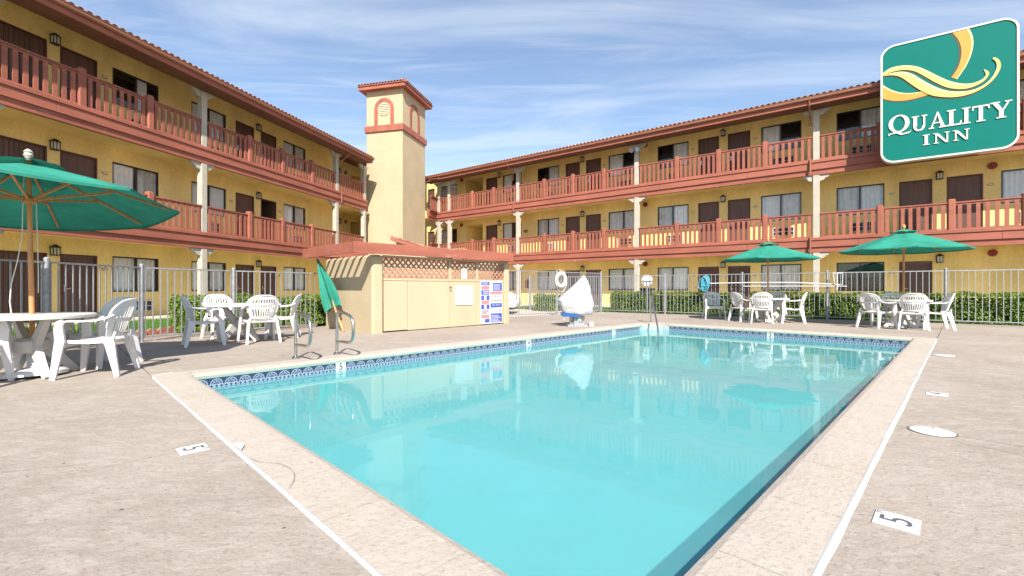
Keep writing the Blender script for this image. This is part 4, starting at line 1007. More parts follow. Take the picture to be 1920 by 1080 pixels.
rp = random.Random(11)
strap_plant('strappy green plant behind the fence at the left edge', -7.45,6.55,60,.62,rp)
strap_plant('strappy green plant behind the fence under the large umbrella', -7.5,7.15,60,.60,rp)
strap_plant('strappy green plant behind the fence, behind the near table', -7.4,7.75,50,.50,rp)
strap_plant('grassy plant between the two left hedges', -5.95,11.45,60,.55,rp)

# ------------------------------------------------------------------ fences
def fence(name, label, pts, posts_at_pts, h, pitch, gap_post=None, z0=.07, gate=False, post_r=.034, pm='galvanised'):
    t = thing(name, label, 'fence', (pts[0][0],pts[0][1],0)); o0 = Vector((pts[0][0],pts[0][1],0))
    pk = MB(); pk.box(-.008,.008,-.008,.008,z0,h-.02); pk = pk.mesh('picket', M(pm))
    ps = MB(); ps.tube([(0,0,-.05),(0,0,h+.03)], post_r, 10); ps.lathe([(post_r+.004,h+.03),(post_r+.002,h+.05),(.012,h+.065)],10); ps = ps.mesh('fence_post', M('galvanised'), smooth=True)
    for i in range(len(pts)-1):
        a, c = Vector((*pts[i],0))-o0, Vector((*pts[i+1],0))-o0; d = c-a; L_ = d.length; ang = math.atan2(d.y,d.x)
        b = MB(); b.box(0,L_,-.0125,.0125,h-.028,h); b.build('top_rail', M(pm), t, a, (0,0,ang))
        b = MB(); b.box(0,L_,-.0125,.0125,z0,z0+.026); b.build('bottom_rail', M(pm), t, a, (0,0,ang))
        n = max(1, int(round(L_/pitch)))
        for k in range(n): put('picket', pk, t, a+d*((k+.5)/n), (0,0,ang+random.uniform(-.03,.03)))
    for p in posts_at_pts: put('fence_post', ps, t, Vector((*p,0))-o0)
    return t
fl_pts = [(-7.02,3.0),(-6.98,4.9),(-6.80,6.65),(-6.87,8.44),(-6.15,10.05),(-4.98,11.62)]
fence('pool_fence', 'galvanised picket fence behind the left tables', fl_pts, [(-6.98,4.9),(-6.80,6.65),(-6.87,8.44),(-6.15,10.05)], 1.39, .122)
fence('gate_fence', 'tall grey picket gate fence behind the life ring', [(-.30,15.15),(1.66,16.85),(3.62,18.5)], [(1.66,16.85),(3.62,18.5)], 1.61, .115)
def FP(r, n_=-17.62): return RP(r, 22.5+n_ if False else -(22.5-abs(n_)))
r_posts = [-12.0,-10.4,-8.55,-5.9,-3.2,-.3,2.4]
rf_pts = [(3.62,18.55)]+[FP(r) for r in (-12.0,-10.35,-8.4,-5.7,-3.0,-.55,2.2,5.0,7.8,10.6)]
fence('pool_fence', 'long galvanised picket fence along the right side of the deck', rf_pts, [FP(r) for r in (-12.0,-10.35,-8.4,-5.7,-3.0,-.55,2.2,5.0,7.8,10.6)], 1.50, .135)

# ------------------------------------------------------------------ plastic chairs
def chair_parts():
    # faces +y; seat height .42; overall .86
    parts = []
    # backrest: fan shell with slots
    nS = 23; nT = 12
    def bp(s, t):
        w = (.185+.075*math.sin(min(1,t*1.15)*math.pi*.62)) if t < .62 else (.185+.075*math.sin(.62*1.15*math.pi*.62))*math.sqrt(max(0.0,1-((t-.62)/.40)**2*.92))
        x = s*w; z = .445+.415*t; yb_ = -.205-.125*t+.10*(abs(s)**2.2)*(w/.26)*(1-.25*t)
        return (x, yb_, z)
    v = []; f = []; idx = {}
    def vid(i, j):
        if (i,j) not in idx:
            s = -1+2*i/nS; idx[(i,j)] = len(v); v.append(bp(s, j/nT))
        return idx[(i,j)]
    for i in range(nS):
        for j in range(nT):
            slot = (i % 2 == 1) and 2 < i < nS-3
            if slot and (1 <= j < 5 or 6 <= j < 10): continue
            f.append((vid(i,j),vid(i+1,j),vid(i+1,j+1),vid(i,j+1)))
    me = bpy.data.meshes.new('backrest'); me.from_pydata(v,[],f); bm = bmesh.new(); bm.from_mesh(me)
    bmesh.ops.recalc_face_normals(bm, faces=bm.faces); bmesh.ops.solidify(bm, geom=bm.faces[:], thickness=.012); bm.to_mesh(me); bm.free(); me.materials.append(M('white_resin'))
    me.polygons.foreach_set('use_smooth',[True]*len(me.polygons))
    try: me.set_sharp_from_angle(angle=R(45))
    except Exception: pass
    parts.append(('backrest', me))
    # rim of the back, runs on into the arms
    b = MB(); rim = [Vector(bp(-1,j/24*1.0)) for j in range(6,24)]+[Vector(bp(s,1.0-.0)) for s in (-.8,-.4,0,.4,.8)]+[Vector(bp(1,j/24)) for j in range(23,5,-1)]
    rim = [p+Vector((0,0,.004)) for p in rim]
    b.tube(rim, .0125, 6); parts.append(('back_rim', b.mesh('back_rim', M('white_resin'), smooth=True)))
    # seat with rolled front
    b = MB(); prof_ = [(-.20,.415),(-.15,.407),(.0,.402),(.12,.410),(.185,.418),(.215,.410),(.228,.385),(.222,.365)]
    rings = []
    for y, z in prof_:
        w = .205+.035*min(1,(y+.2)/.35); rings.append([(-w,y,z+.006),(-w*.6,y,z-.006),(0,y,z-.010),(w*.6,y,z-.006),(w,y,z+.006),(w,y,z-.028),(0,y,z-.030),(-w,y,z-.028)])
    b.loft(rings); parts.append(('seat', b.mesh('seat', M('white_resin'), smooth=True)))
    for s in (-1,1):
        b = MB(); b.bar([(s*.262,-.235,.70),(s*.268,-.17,.662),(s*.275,-.08,.640),(s*.28,.05,.632),(s*.28,.16,.636),(s*.28,.215,.628)], [.035,.05,.058,.060,.058,.05], [.018]*6, (1,0,0)); parts.append(('armrest', b.mesh('armrest', M('white_resin'), smooth=False)))
        b = MB(); b.bar([(s*.28,.205,.632),(s*.280,.235,.615),(s*.279,.245,.56),(s*.272,.235,.42),(s*.288,.262,.2),(s*.305,.285,0)], [.030,.032,.034,.036,.034,.032], [.05,.065,.075,.085,.066,.048], (1,0,0)); parts.append(('leg', b.mesh('leg', M('white_resin'))))
        b = MB(); b.bar([(s*.222,-.165,.43),(s*.232,-.19,.36),(s*.252,-.225,.2),(s*.272,-.270,0)], [.034,.036,.036,.034], [.105,.092,.068,.046], (1,0,0)); parts.append(('leg', b.mesh('leg', M('white_resin'))))
        b = MB(); b.bar([(s*.212,-.205,.41),(s*.205,-.215,.46),(s*.20,-.225,.50)], .03, .02, (1,0,0)); parts.append(('back_support', b.mesh('back_support', M('white_resin'))))
    b = MB(); b.box(-.21,.21,-.19,-.17,.375,.40); parts.append(('seat_rail', b.mesh('seat_rail', M('white_resin'))))
    return parts
CH = chair_parts()
def chair(label, x, y, face, group):
    # face = heading (clockwise degrees from +Y) the sitter looks to
    t = thing('plastic_chair', label, 'chair', (x,y,0.001), -R(face), group)
    for nm, me in CH: put(nm, me, t)
    return t
def table_parts(rad=.56):
    parts = []
    b = MB(); b.lathe([(rad-.02,.655),(rad,.66),(rad,.690),(rad-.012,.70),(rad-.05,.703),(.03,.700),(.0301,.69),(rad-.06,.685)], 40); parts.append(('table_top', b.mesh('table_top', M('table_resin'), smooth=True)))
    for k in range(4):
        a = R(45+90*k); d = Vector((math.cos(a),math.sin(a),0)); sv = (-d.y,d.x,0)
        pts = [d*r_+Vector((0,0,z)) for r_, z in ((.40,.672),(.34,.60),(.24,.49),(.15,.40),(.13,.34),(.17,.27),(.27,.15),(.40,.0))]
        b = MB(); b.bar(pts, [.05,.055,.06,.06,.06,.06,.055,.05], [.075,.085,.10,.13,.14,.13,.10,.075], sv); parts.append(('leg', b.mesh('leg', M('table_resin'))))
    b = MB(); b.lathe([(.12,.27),(.16,.30),(.16,.40),(.12,.43)],16); parts.append(('hub', b.mesh('hub', M('table_resin'), smooth=True)))
    return parts
TB = table_parts()
def table(label, x, y, rz, group='white patio tables'):
    t = thing('patio_table', label, 'table', (x,y,.001), rz, group)
    for nm, me in TB: put(nm, me, t)
    return t
# near left set
table('white plastic table under the large near umbrella', -5.47,5.17, R(20))
chair('white plastic chair at the near table, turned left, nearest the pool', -4.80,5.30, 250, 'chairs at the near table')
chair('white plastic chair behind the near table, its back to the fence', -5.32,5.92, 190, 'chairs at the near table')
chair('white plastic chair cut off by the left edge of the photo', -5.52,4.52, 62, 'chairs at the near table')
# middle left set
table('white plastic table without umbrella, in front of the left hedge', -5.15,8.62, R(30))
chair('white plastic chair facing right, leftmost at the table without umbrella', -5.42,7.98, 50, 'chairs at the middle table')
chair('white plastic chair beyond the table without umbrella, left of its fence post', -5.80,9.12, 125, 'chairs at the middle table')
chair('white plastic chair seen from behind at the table without umbrella', -4.62,8.35, 318, 'chairs at the middle table')
chair('white plastic chair at the table without umbrella, nearest the folded umbrella', -4.62,9.22, 250, 'chairs at the middle table')
# far set by the hose
table('white plastic table under the far umbrella beside the hose coil', 7.62,13.55, R(10))
chair('white plastic chair standing apart below the cyan hose coil', 6.52,14.75, 190, 'chairs at the far left umbrella')
chair('white plastic chair in side view facing right under the far umbrella', 6.93,13.70, 80, 'chairs at the far left umbrella')
chair('white plastic chair seen from behind under the far umbrella by the hose', 7.10,12.95, 25, 'chairs at the far left umbrella')
chair('white plastic chair beyond the table of the far umbrella, mostly hidden', 8.30,14.35, 225, 'chairs at the far left umbrella')
chair('white plastic chair facing left under the far umbrella by the hose', 8.05,13.0, 300, 'chairs at the far left umbrella')
# far right set
table('white plastic table under the right umbrella, in front of the long hedge', 10.0,11.62, R(25))
chair('white plastic chair facing right at the right umbrella table', 9.12,11.42, 75, 'chairs at the right umbrella')
chair('white plastic chair seen from behind under the right umbrella', 9.56,10.87, 35, 'chairs at the right umbrella')
chair('white plastic chair facing left under the right umbrella', 10.27,11.02, 300, 'chairs at the right umbrella')
chair('white plastic chair on the hedge side of the right umbrella table', 10.42,12.35, 205, 'chairs at the right umbrella')

# ------------------------------------------------------------------ market umbrellas
def umbrella(label, x, y, rad, rim, apex, rz, ropes=True):
    t = thing('market_umbrella', label, 'umbrella', (x,y,0), rz, 'open green umbrellas')
    b = MB(); b.box(-.34,.34,-.28,.28,.002,.055) if False else b.lathe([(.30,.002),(.30,.04),(.26,.07),(.07,.09),(.05,.12),(.05,.32)],20); b.build('base', M('white_plastic'), t, smooth=True)
    b = MB(); b.tube([(0,0,.05),(0,0,apex-.02)], .024, 10); b.build('pole', M('wood_pole'), t, smooth=True)
    b = MB(); b.lathe([(.012,apex-.02),(.03,apex+.02),(.045,apex+.05),(.035,apex+.075),(.045,apex+.09),(.02,apex+.12),(.004,apex+.13)],12); b.build('finial', M('wood_pole') if rad < 1.4 else M('column_paint'), t, smooth=True)
    vent = .26; n = 8; sub = 6; rings = 8; v = []; f = []
    def surf(q, a):   # q 0..1 from vent to rim, a in panel units
        k = a % 1.0; base = 2*math.pi*math.floor(a)/n
        p0 = Vector((math.cos(base),math.sin(base),0)); p1 = Vector((math.cos(base+2*math.pi/n),math.sin(base+2*math.pi/n),0))
        rr_ = vent*.9+(rad-vent*.9)*q; p = p0.lerp(p1,k)*rr_
        z = apex-.05-(apex-.05-rim)*((rr_/rad)**1.08); sag = .035*4*k*(1-k)*q*(1.2-q*.7)
        return (p.x,p.y,z-sag)
    m_ = n*sub
    for i in range(rings+1):
        for j in range(m_): v.append(surf(i/rings, j/sub))
    # hanging edge
    for j in range(m_): x_,y_,z_ = surf(1, j/sub); v.append((x_*.997,y_*.997,z_-.028))
    for i in range(rings+1):
        for j in range(m_): f.append((i*m_+j, i*m_+(j+1)%m_, (i+1)*m_+(j+1)%m_, (i+1)*m_+j))
    b = MB(); b.add(v,f); can = b.build('canopy', M('green_canvas'), t, smooth=True, fix=True)
    v = []; f = []
    for i in range(4):
        q = i/3
        for j in range(m_):
            k = (j/sub) % 1; base = 2*math.pi*(j//sub)/n; p0 = Vector((math.cos(base),math.sin(base),0)); p1 = Vector((math.cos(base+2*math.pi/n),math.sin(base+2*math.pi/n),0))
            p = p0.lerp(p1,k)*(.03+(vent+.06-.03)*q); z = apex-.0-(apex-.05-rim)*((.03+(vent+.03)*q)/rad)**1.05+.012+.022*4*k*(1-k)*q*q
            v.append((p.x,p.y,z))
    for i in range(3):
        for j in range(m_): f.append((i*m_+j, i*m_+(j+1)%m_, (i+1)*m_+(j+1)%m_, (i+1)*m_+j))
    b = MB(); b.add(v,f); b.build('vent', M('green_canvas'), can, smooth=True)
    hub = rim+.06
    b = MB(); b.lathe([(.03,hub-.05),(.06,hub-.04),(.065,hub),(.045,hub+.03),(.03,hub+.04)],12); b.build('hub', M('wood_pole'), t, smooth=True); b = MB(); b.lathe([(.03,apex-.14),(.06,apex-.12),(.06,apex-.07),(.03,apex-.06)],12); b.build('crown_hub', M('wood_pole'), t, smooth=True)
    for k in range(n):
        a = 2*math.pi*k/n; d = Vector((math.cos(a),math.sin(a),0)); sv = (-d.y,d.x,0)
        zr = lambda r_: apex-.05-(apex-.05-rim)*((r_/rad)**1.08)-.022
        b = MB(); b.bar([d*r_+Vector((0,0,zr(r_) if r_ > .1 else apex-.10)) for r_ in (.05,.3,.6,.9,rad-.10)], .020, .026, sv); b.build('rib', M('wood_pole'), t)
        b = MB(); b.bar([d*.05+Vector((0,0,hub)), d*rad*.52+Vector((0,0,zr(rad*.52)-.02))], .018, .026, sv); b.build('strut', M('wood_pole'), t)
    if ropes:
        b = MB(); b.tube([(.05,.03,hub-.02),(.055,.03,1.2),(.05,.03,.95)], .005, 5)
        b.tube([(-.035,.02,apex-.1),(-.05,.0,hub+.1),(-.06,-.02,1.6),(-.10,-.04,1.3),(-.145,-.06,1.05),(-.16,-.06,.85),(-.15,-.05,.72)], .005, 5); b.build('rope', M('rope'), t)
    return t
UB = umbrella('large green market umbrella over the near left table', -5.46,5.19,1.42,1.985,2.52, R(34.5))
UB.rotation_euler = (Matrix.Rotation(math.atan(.105),4,Vector((-.062,-.088,0)).normalized()) @ Matrix.Rotation(R(34.5),4,'Z')).to_euler()
umbrella('green market umbrella beside the hose coil, smallest in the photo', 7.62,13.55,1.30,1.86,2.36, R(5), False)
umbrella('green market umbrella on the right, in front of the long hedge', 10.0,11.62,1.36,1.97,2.50, R(15), False)
# folded umbrella leaning on the enclosure
def folded():
    a = Vector((-3.86,10.42,0.0)); c = Vector((-4.74,11.08,1.70)); d = (c-a); L_ = d.length
    t = thing('folded_umbrella', 'folded green umbrella leaning against the enclosure', 'umbrella', a)
    q = d.to_track_quat('Z','Y'); t.rotation_euler = q.to_euler()
    b = MB(); b.tube([(0,0,0),(0,0,L_)], .024, 10); b.build('pole', M('wood_pole'), t, smooth=True)
    b = MB(); b.tube([(0,0,-.0),(0,0,.30)], .030, 10); b.build('pole_sleeve', M('wood_pole'), t, smooth=True)
    m_ = 64; rows = 22; v = []; f = []; rn = random.Random(5)
    for i in range(rows+1):
        s_ = i/rows; z = L_*(1.0-.64*s_); rr_ = .04+.155*math.sin(min(1,s_*1.05)*math.pi*.52)
        for j in range(m_):
            an = 2*math.pi*j/m_; fold = abs(math.sin(an*4)); k = .45+.62*(1-fold)**1.3*(.4+.6*s_)+.10*math.sin(an+2)*s_
            rr2 = rr_*k*(1+.10*math.sin(an*2+s_*5)); zz = z-(.07*(1-fold)+.06*math.sin(an*1.0+1))*s_**3
            v.append((rr2*math.cos(an)-.03*s_, rr2*math.sin(an)-.08*s_**2, zz))
    for i in range(rows):
        for j in range(m_): f.append((i*m_+j,i*m_+(j+1)%m_,(i+1)*m_+(j+1)%m_,(i+1)*m_+j))
    b = MB(); b.add(v,f); b.build('canopy', M('green_canvas'), t, smooth=True)
    for k in range(8):
        an = 2*math.pi*(k+.5)/8+.39; b = MB(); b.bar([(.03*math.cos(an),.03*math.sin(an),L_*.95),(.055*math.cos(an),.055*math.sin(an)-.04,L_*.33)], .014,.018,(-math.sin(an),math.cos(an),0)); b.build('rib', M('wood_pole'), t)
folded()

# ------------------------------------------------------------------ pool rails, lift, markers, small things
def grab_rail(label, u, w):
    p = P(u,w); t = thing('grab_rail', label, 'rail', (p.x,p.y,0), PROT, 'pool grab rails')
    pts = [(0,0,0),(0,0,.30),(0,0,.54)]
    def arc_(cy_, cz_, r_, a0, a1, n=6): return [(0, -(cy_+r_*math.cos(R(a0+(a1-a0)*k/n))), cz_+r_*math.sin(R(a0+(a1-a0)*k/n))) for k in range(n+1)]
    pts += arc_(.10,.56,.10,180,90)[1:]
    pts += [(0,-.34,.615)]
    pts += arc_(.36,.44,.17,88,0)[1:]+arc_(.38,.36,.15,0,-90)[1:]
    pts += [(0,-.20,.205),(0,0,.20)]
    b = MB(); b.tube(pts, .0215, 10); b.build('tube', M('steel'), t, smooth=True)
    b = MB(); b.lathe([(.055,.001),(.055,.015),(.035,.035),(.024,.04)],14); b.build('escutcheon', M('steel'), t, smooth=True)
grab_rail('stainless grab rail loop at the pool edge, left one of the pair', 2.43, 6.72)
grab_rail('stainless grab rail loop at the pool edge, right one of the pair', 3.02, 6.70)
HRp = Vector((4.06,13.32,0)); HR = thing('stair_handrail', 'steel handrail sloping into the far corner of the pool', 'rail', HRp)
b = MB(); e_ = Vector((4.02,11.15,0))-HRp; e_ = P(10.95,5.55)-HRp
b.tube([(0,0,0),(0,0,.72),(e_.x*.02,e_.y*.02,.77),(e_.x*.06,e_.y*.06,.785),(e_.x*.12,e_.y*.12,.76),(e_.x*.55,e_.y*.55,.36),(e_.x*.92,e_.y*.92,-.02),(e_.x,e_.y,-.15),(e_.x,e_.y,-.5)], .022, 8); b.build('tube', M('steel'), HR, smooth=True)
b = MB(); b.lathe([(.05,.001),(.05,.015),(.03,.035)],12); b.build('escutcheon', M('steel'), HR)

def pool_lift():
    t = thing('pool_lift', 'pool lift under a white cover with blue trim', 'pool lift', (1.70,11.95,0), R(0))
    b = MB(); b.cbox(-.26,.26,-.20,.20,.0,.05,.01); b.build('base_plate', M('lift_grey'), t)
    b = MB(); b.cbox(-.10,.12,-.11,.11,.05,.75,.02); b.cbox(.12,.20,-.06,.06,.05,.5,.01); b.cbox(-.19,-.10,-.05,.05,.05,.42,.01); b.build('mast', M('lift_grey'), t)
    for x,z in ((-.14,.14),(-.14,.25),(.0,.20),(.06,.11),(.16,.16),(.02,.33)):
        MB().prism([(x+.016*math.cos(R(45*k)),z+.016*math.sin(R(45*k))) for k in range(8)],-.118,-.105).build('bolt', M('black_iron'), t)
    for x in (-.2,.2):
        b = MB(); b.lathe([(.03,0),(.03,.05)],10,(x,-.16,.0)); b.build('foot', M('lift_grey'), t)
    # seat under the cover shows as a blue edge
    b = MB(); b.loft([[(-.40,-.20,.27),(.02,-.22,.24),(.02,.1,.24),(-.40,.1,.27)],[(-.42,-.21,.36),(.02,-.23,.34),(.02,.1,.34),(-.42,.1,.36)]]); b.build('seat_edge', M('cover_blue'), t)
    b = MB(); b.bar([(-.30,-.10,.36),(-.34,-.14,.25),(-.36,-.14,.18)], .07,.03,(0,1,0)); b.build('strap', M('cover_white'), t)
    secs = [(.30,-.30,.38,.19),(.34,-.37,.41,.22),(.40,-.42,.44,.235),(.50,-.46,.455,.24),(.60,-.50,.445,.24),(.68,-.53,.43,.235),(.74,-.49,.42,.23),(.82,-.38,.40,.22),(.92,-.27,.375,.20),(1.02,-.15,.345,.18),(1.12,-.04,.31,.15),(1.21,.05,.275,.115),(1.28,.11,.235,.075),(1.315,.14,.205,.04),(1.325,.165,.185,.012)]
    m_ = 96; rings = []
    for si_ in range((len(secs)-1)*3+1):
        i0 = min(len(secs)-2, si_//3); t_ = si_/3-i0
        z,xl,xr,hy = [secs[i0][q]+(secs[i0+1][q]-secs[i0][q])*t_ for q in range(4)]
        ring = []
        for j in range(m_):
            an = 2*math.pi*j/m_; cx_ = (xl+xr)/2; hx = (xr-xl)/2
            c_, s_ = math.cos(an), math.sin(an); ex = .82
            x = cx_+hx*math.copysign(abs(c_)**ex,c_); y = hy*math.copysign(abs(s_)**ex,s_)
            q = Vector((x*3.2+z*2.4, y*3, z*1.6)); cr = 1-abs(noise.noise(q))*2.2        # sharp creases
            q2 = Vector((x*6-z*5, y*5, z*3.3+4)); cr2 = 1-abs(noise.noise(q2))*2.2
            dd = .030*noise.noise(Vector((x*5,y*5,z*4)))-.045*max(0,cr)**3-.022*max(0,cr2)**3
            fade = min(1, hy/.12)
            zz = z + (.03*noise.noise(Vector((x*5,y*5,9))) if z < .45 else 0)
            ring.append((x*(1+dd*fade),y*(1+dd*3.0*fade)-.02,zz))
        rings.append(ring)
    b = MB(); b.loft(rings, cap=True); o = b.build('cover', M('cover_white'), t, smooth=True)
pool_lift()
bk = MB(); bk.lathe([(.07,.0),(.085,.10),(.08,.10),(.065,.01)],14); o = bk.build('small_bucket', M('white_plastic'), None, (2.08,11.95,0.001)); tag(o, 'small white bucket on the deck beside the pool lift', 'bucket')
# life ring on the gate fence
t = thing('life_ring', 'white life ring with rope hanging on the gate fence', 'life ring', (1.78,16.83,1.30), math.atan2(1.7,1.96))
b = MB(); n1, n2 = 32, 12; rings = []
for i in range(n1+1):
    a = 2*math.pi*i/n1; rings.append([((.235+.072*math.cos(2*math.pi*k/n2))*math.cos(a), .05*math.sin(2*math.pi*k/n2)-.05, (.235+.072*math.cos(2*math.pi*k/n2))*math.sin(a)) for k in range(n2)])
b.loft(rings, cap=False); b.build('ring', M('white_plastic'), t, smooth=True)
b = MB(); b.tube([(.30*math.cos(R(a)), -.06, .30*math.sin(R(a))-.05*max(0,math.sin(R(a))) - (.14 if a > 180 else 0)*math.sin(R(a-180) if a > 180 else 0)) for a in range(0,361,15)], .008, 5); b.tube([(.0,-.05,.30),(-.12,-.02,.40),(.08,-.02,.37),(.22,-.04,.24)], .008, 5); b.build('rope', M('rope'), t)
# hose coil
hp = FP(-9.62, -17.52); hp = RP(-4.05-0,-5.0)
def at_fence(px, off=0.0):
    k = (px-960)/853.0; Z = (17.55-off)/(.5948*k+.8039); return (k*Z, Z)
hx_, hy_ = at_fence(1321)
t = thing('hose_coil', 'coiled cyan hose hanging on the right fence', 'hose', (hx_,hy_,1.16), FROT)
b = MB(); pts = []
for i in range(0, 12*20+1):
    a = 2*math.pi*i/20; k = i/240; rr_ = .085+.075*math.sin(k*23+1); cxh = .05*math.sin(k*31); pts.append((cxh+rr_*math.cos(a)+.012*math.sin(i*.37), -.05-.05*math.sin(k*14)-.02*math.cos(a*1.3), (.20+.08*math.sin(k*17))*math.sin(a)+.03*math.cos(k*29)))
b.tube(pts, .017, 6); b.build('hose', M('hose'), t, smooth=True)
# telescopic poles lying along the fence
ax_, ay_ = at_fence(1331,.05); bx_, by_ = at_fence(1578,.05)
b = MB(); b.tube([(ax_,ay_,1.165),((ax_*2+bx_)/3,(ay_*2+by_)/3,1.185),((ax_+2*bx_)/3,(ay_+2*by_)/3,1.18),(bx_,by_,1.10)], .019, 8); o = b.build('telescopic_pole', M('white_paint'), smooth=True); tag(o, 'long white pole hung along the fence, upper of the two', 'pole')
ax_, ay_ = at_fence(1392,.09); bx_, by_ = at_fence(1588,.09)
b = MB(); b.tube([(ax_,ay_,1.06),(bx_,by_,1.055)], .015, 8); o = b.build('telescopic_pole', M('white_paint'), smooth=True); tag(o, 'long white pole hung along the fence, lower of the two', 'pole')
fx_, fy_ = at_fence(1571,.12)
t = thing('skimmer_net', 'white skimmer frame hooked over the fence between the hedges', 'net', (fx_,fy_,0), FROT)
b = MB(); b.tube([(-.13,0,1.46),(.13,0,1.46)], .016,6); b.tube([(-.13,0,1.46),(-.08,0,1.12)], .012,6); b.tube([(.12,0,1.46),(.11,0,1.10)], .012,6); b.tube([(-.02,-.02,1.47),(-.02,-.02,.92)], .018,6); b.build('frame', M('white_paint'), t)
b = MB(); b.add([(-.125,.005,1.45),(.12,.005,1.45),(.10,.005,1.12),(-.08,.005,1.13)],[(0,1,2,3)]); 
# weather vane like lamp on the fence
# round sign and bin behind the fence
sx_, sy_ = at_fence(1213,-.25)
t = thing('octagon_sign', 'white eight-sided sign behind the pickets, above the grey bin', 'sign', (sx_,sy_,0), FROT)
b = MB(); b.prism([(.24*math.cos(R(22.5+45*k)), 1.30+.24*math.sin(R(22.5+45*k))) for k in range(8)], -.01,.01); b.build('panel', M('white_paint'), t)
b = MB(); b.tube([(0,.03,0),(0,.03,1.3)], .02, 8); b.build('sign_post', M('galvanised'), t)
sx_, sy_ = at_fence(1214,-.75)
t = thing('litter_bin', 'grey litter bin with dark lid behind the fence', 'bin', (sx_,sy_,0), FROT)
b = MB(); b.cbox(-.24,.24,-.2,.2,.02,.92,.03); b.build('body', M('bin_grey'), t)
b = MB(); b.cbox(-.26,.26,-.22,.22,.92,1.0,.03); b.build('lid', M('black_iron'), t)
for k in range(4): MB().box(-.20+.11*k,-.13+.11*k,-.212,-.2005,.1,.86).build('slat', M('lift_grey'), t)
# skimmer lids, depth markers
def lid(label, u, w):
    p = P(u,w); t = thing('skimmer_lid', label, 'lid', (p.x,p.y,0), PROT, 'skimmer lids')
    b = MB(); b.lathe([(.122,.001),(.122,.005),(.116,.007),(.0005,.0075)],32); b.build('cover', M('lid_white'), t, smooth=True)
    b = MB(); b.lathe([(.1225,.0012),(.132,.0012),(.132,.0025),(.1225,.0025)],32); b.build('rim', M('joint_dark'), t)
    b = MB(); b.lathe([(.008,.0076),(.008,.009)],8,(.08,.0,0)); b.build('screw', M('joint_dark'), t)
lid('round white skimmer lid on the right deck, the nearer larger one', 4.31, .15)
lid('round white skimmer lid on the right deck, the farther smaller one', 9.27, .19)
def deck_marker(label, u, w, rz, txt):
    p = P(u,w); t = thing('depth_marker', label, 'marker', (p.x,p.y,0), PROT+rz, 'depth markers on the deck')
    b = MB(); b.cbox(-.076,.076,-.076,.076,.0005,.006,.002); b.build('tile', M('lid_white'), t)
    me = text_mesh(txt, .155, .0008); me.materials.append(M('print_grey')); put('digit', me, t, (.0,-.004,.0068))
    me = text_mesh('FT', .032, .0006); me.materials.append(M('print_grey')); put('lettering', me, t, (.055,.058,.0066))
deck_marker('white depth tile reading 5 on the left deck', .615,3.39, R(-90), '5')
deck_marker('white depth tile reading 5 on the right deck, nearest the camera', 2.54,.20, 0, '5')
deck_marker('thin white depth tile on the right deck between the two lids', 5.86,.17, 0, '4')
# white car beyond the gate
def car():
    t = thing('parked_car', 'white car beyond the gate fence, half hidden by the enclosure', 'car', (-1.85,18.6,0), R(-8))
    prof_ = [(-2.1,.30),(-2.12,.62),(-1.9,.86),(-1.2,.92),(-.75,1.36),(.35,1.38),(.95,.95),(1.75,.84),(2.08,.66),(2.15,.42),(2.1,.26)]
    rings = []
    for y, s_ in ((-.84,.93),(-.78,1.0),(.78,1.0),(.84,.93)): rings.append([(x*(.985 if abs(y)>.8 else 1), y*(1 if z < 1.0 else .84), .26+(z-.26)*s_) for x,z in prof_])
    b = MB(); b.loft(rings); b.build('body', M('car_paint'), t, smooth=True)
    for y in (-.72,.72): MB().prism([(-.95,.97),(-.62,1.29),(.28,1.31),(.72,.98)], y-.015 if y<0 else y-.005, y+.005 if y<0 else y+.015).build('side_window', M('car_glass'), t)
    wh = MB(); wh.tube([(0,-.1,0),(0,.1,0)], .31, 20); wh = wh.mesh('tyre', M('rubber'), smooth=True); rim_ = MB(); rim_.tube([(0,-.106,0),(0,.106,0)], .19, 14); rim_ = rim_.mesh('rim', M('lift_grey'), smooth=True)
    for x in (-1.35,1.35):
        for y in (-.78,.78): o_ = put('wheel', wh, t, (x,y,.31)); put('rim', rim_, o_)
    for y in (-.6,.6): MB().cbox(2.0,2.13,y-.16,y+.16,.60,.70,.02).build('headlight', M('lamp_glass'), t)
    MB().box(-2.0,2.0,-.72,.72,.16,.27).build('underside', M('rubber'), t)
car()
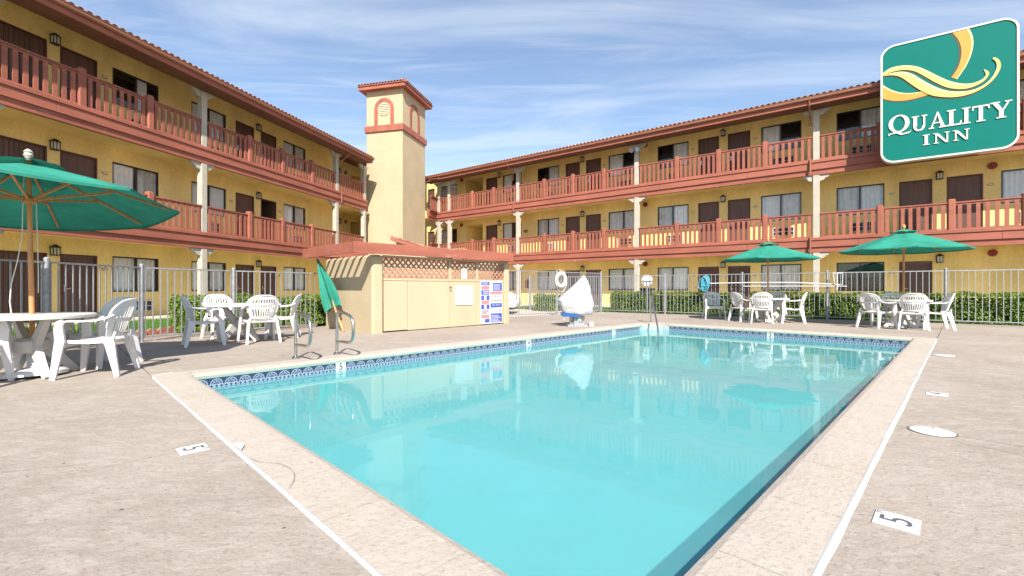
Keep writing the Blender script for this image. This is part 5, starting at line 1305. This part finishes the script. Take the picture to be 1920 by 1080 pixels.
# a few fallen leaves and debris flecks on the deck
rl = random.Random(9); b = MB()
for _ in range(90):
    u, w = rl.uniform(-1.5,.5), rl.uniform(-1,9)
    if rl.random() < .55: u, w = rl.uniform(1.5,12), rl.uniform(-3.5,.1)
    p = P(u,w); a = rl.uniform(0,6.28); s_ = rl.uniform(.002,.006); c_, q_ = math.cos(a)*s_, math.sin(a)*s_
    b.add([(p.x-c_*2,p.y-q_*2,.001),(p.x+q_,p.y-c_,.003),(p.x+c_*2,p.y+q_*2,.002),(p.x-q_,p.y+c_,.004)],[(0,1,2,3)])
o = b.build('debris_flecks', M('joint_dark'), fix=False); struct(o, 'stuff', 'tiny dark flecks of debris on the deck'); 

def ground_strip(name, pix, w, m, parent=None, z=.0022):
    pts = [Vector(((x-960)/853*(853/(y-540)), 853/(y-540), 0)) for x, y in pix]; b = MB(); vs5 = []
    for i, p in enumerate(pts):
        t = (pts[min(i+1,len(pts)-1)]-pts[max(i-1,0)]).normalized(); nn = Vector((-t.y,t.x,0)); ww = w*(.55+.45*abs(math.sin(i*1.7)))
        vs5 += [tuple(p+nn*ww/2+Vector((0,0,z))), tuple(p-nn*ww/2+Vector((0,0,z)))]
    b.add(vs5, [(2*i,2*i+1,2*i+3,2*i+2) for i in range(len(pts)-1)]); return b.build(name, M(m), parent, fix=False)
mat('hairline', (.26,.225,.19), .9, .3, 20.0)
ground_strip('repair_seam', [(468,860),(480,866),(494,869),(507,869.5),(519,870.6),(529,873),(537.5,877),(546,882),(551.6,889),(552.5,897),(550,905),(546,912),(542,917.5)], .0035, 'hairline', deck, .0085)
ground_strip('crack', [(300,847),(318,843),(335,838.5),(352,836),(372,832),(395,829),(418,828)], .0035, 'hairline', deck)
ground_strip('crack', [(1786,826),(1812,833),(1842,838),(1876,845),(1919,853)], .004, 'hairline', deck)
ground_strip('crack', [(0,886),(40,883),(85,877),(130,874),(170,868)], .003, 'hairline', deck)
b = MB(); q = [((x-960)/853*(853/(y-540)), 853/(y-540)) for x, y in ((437,835),(446,841),(453,846),(459,836),(456,832))]
b.zprism([(x,y) for x,y in reversed(q)], .0045, .011); b.build('sealant_patch', M('caulk'), deck)
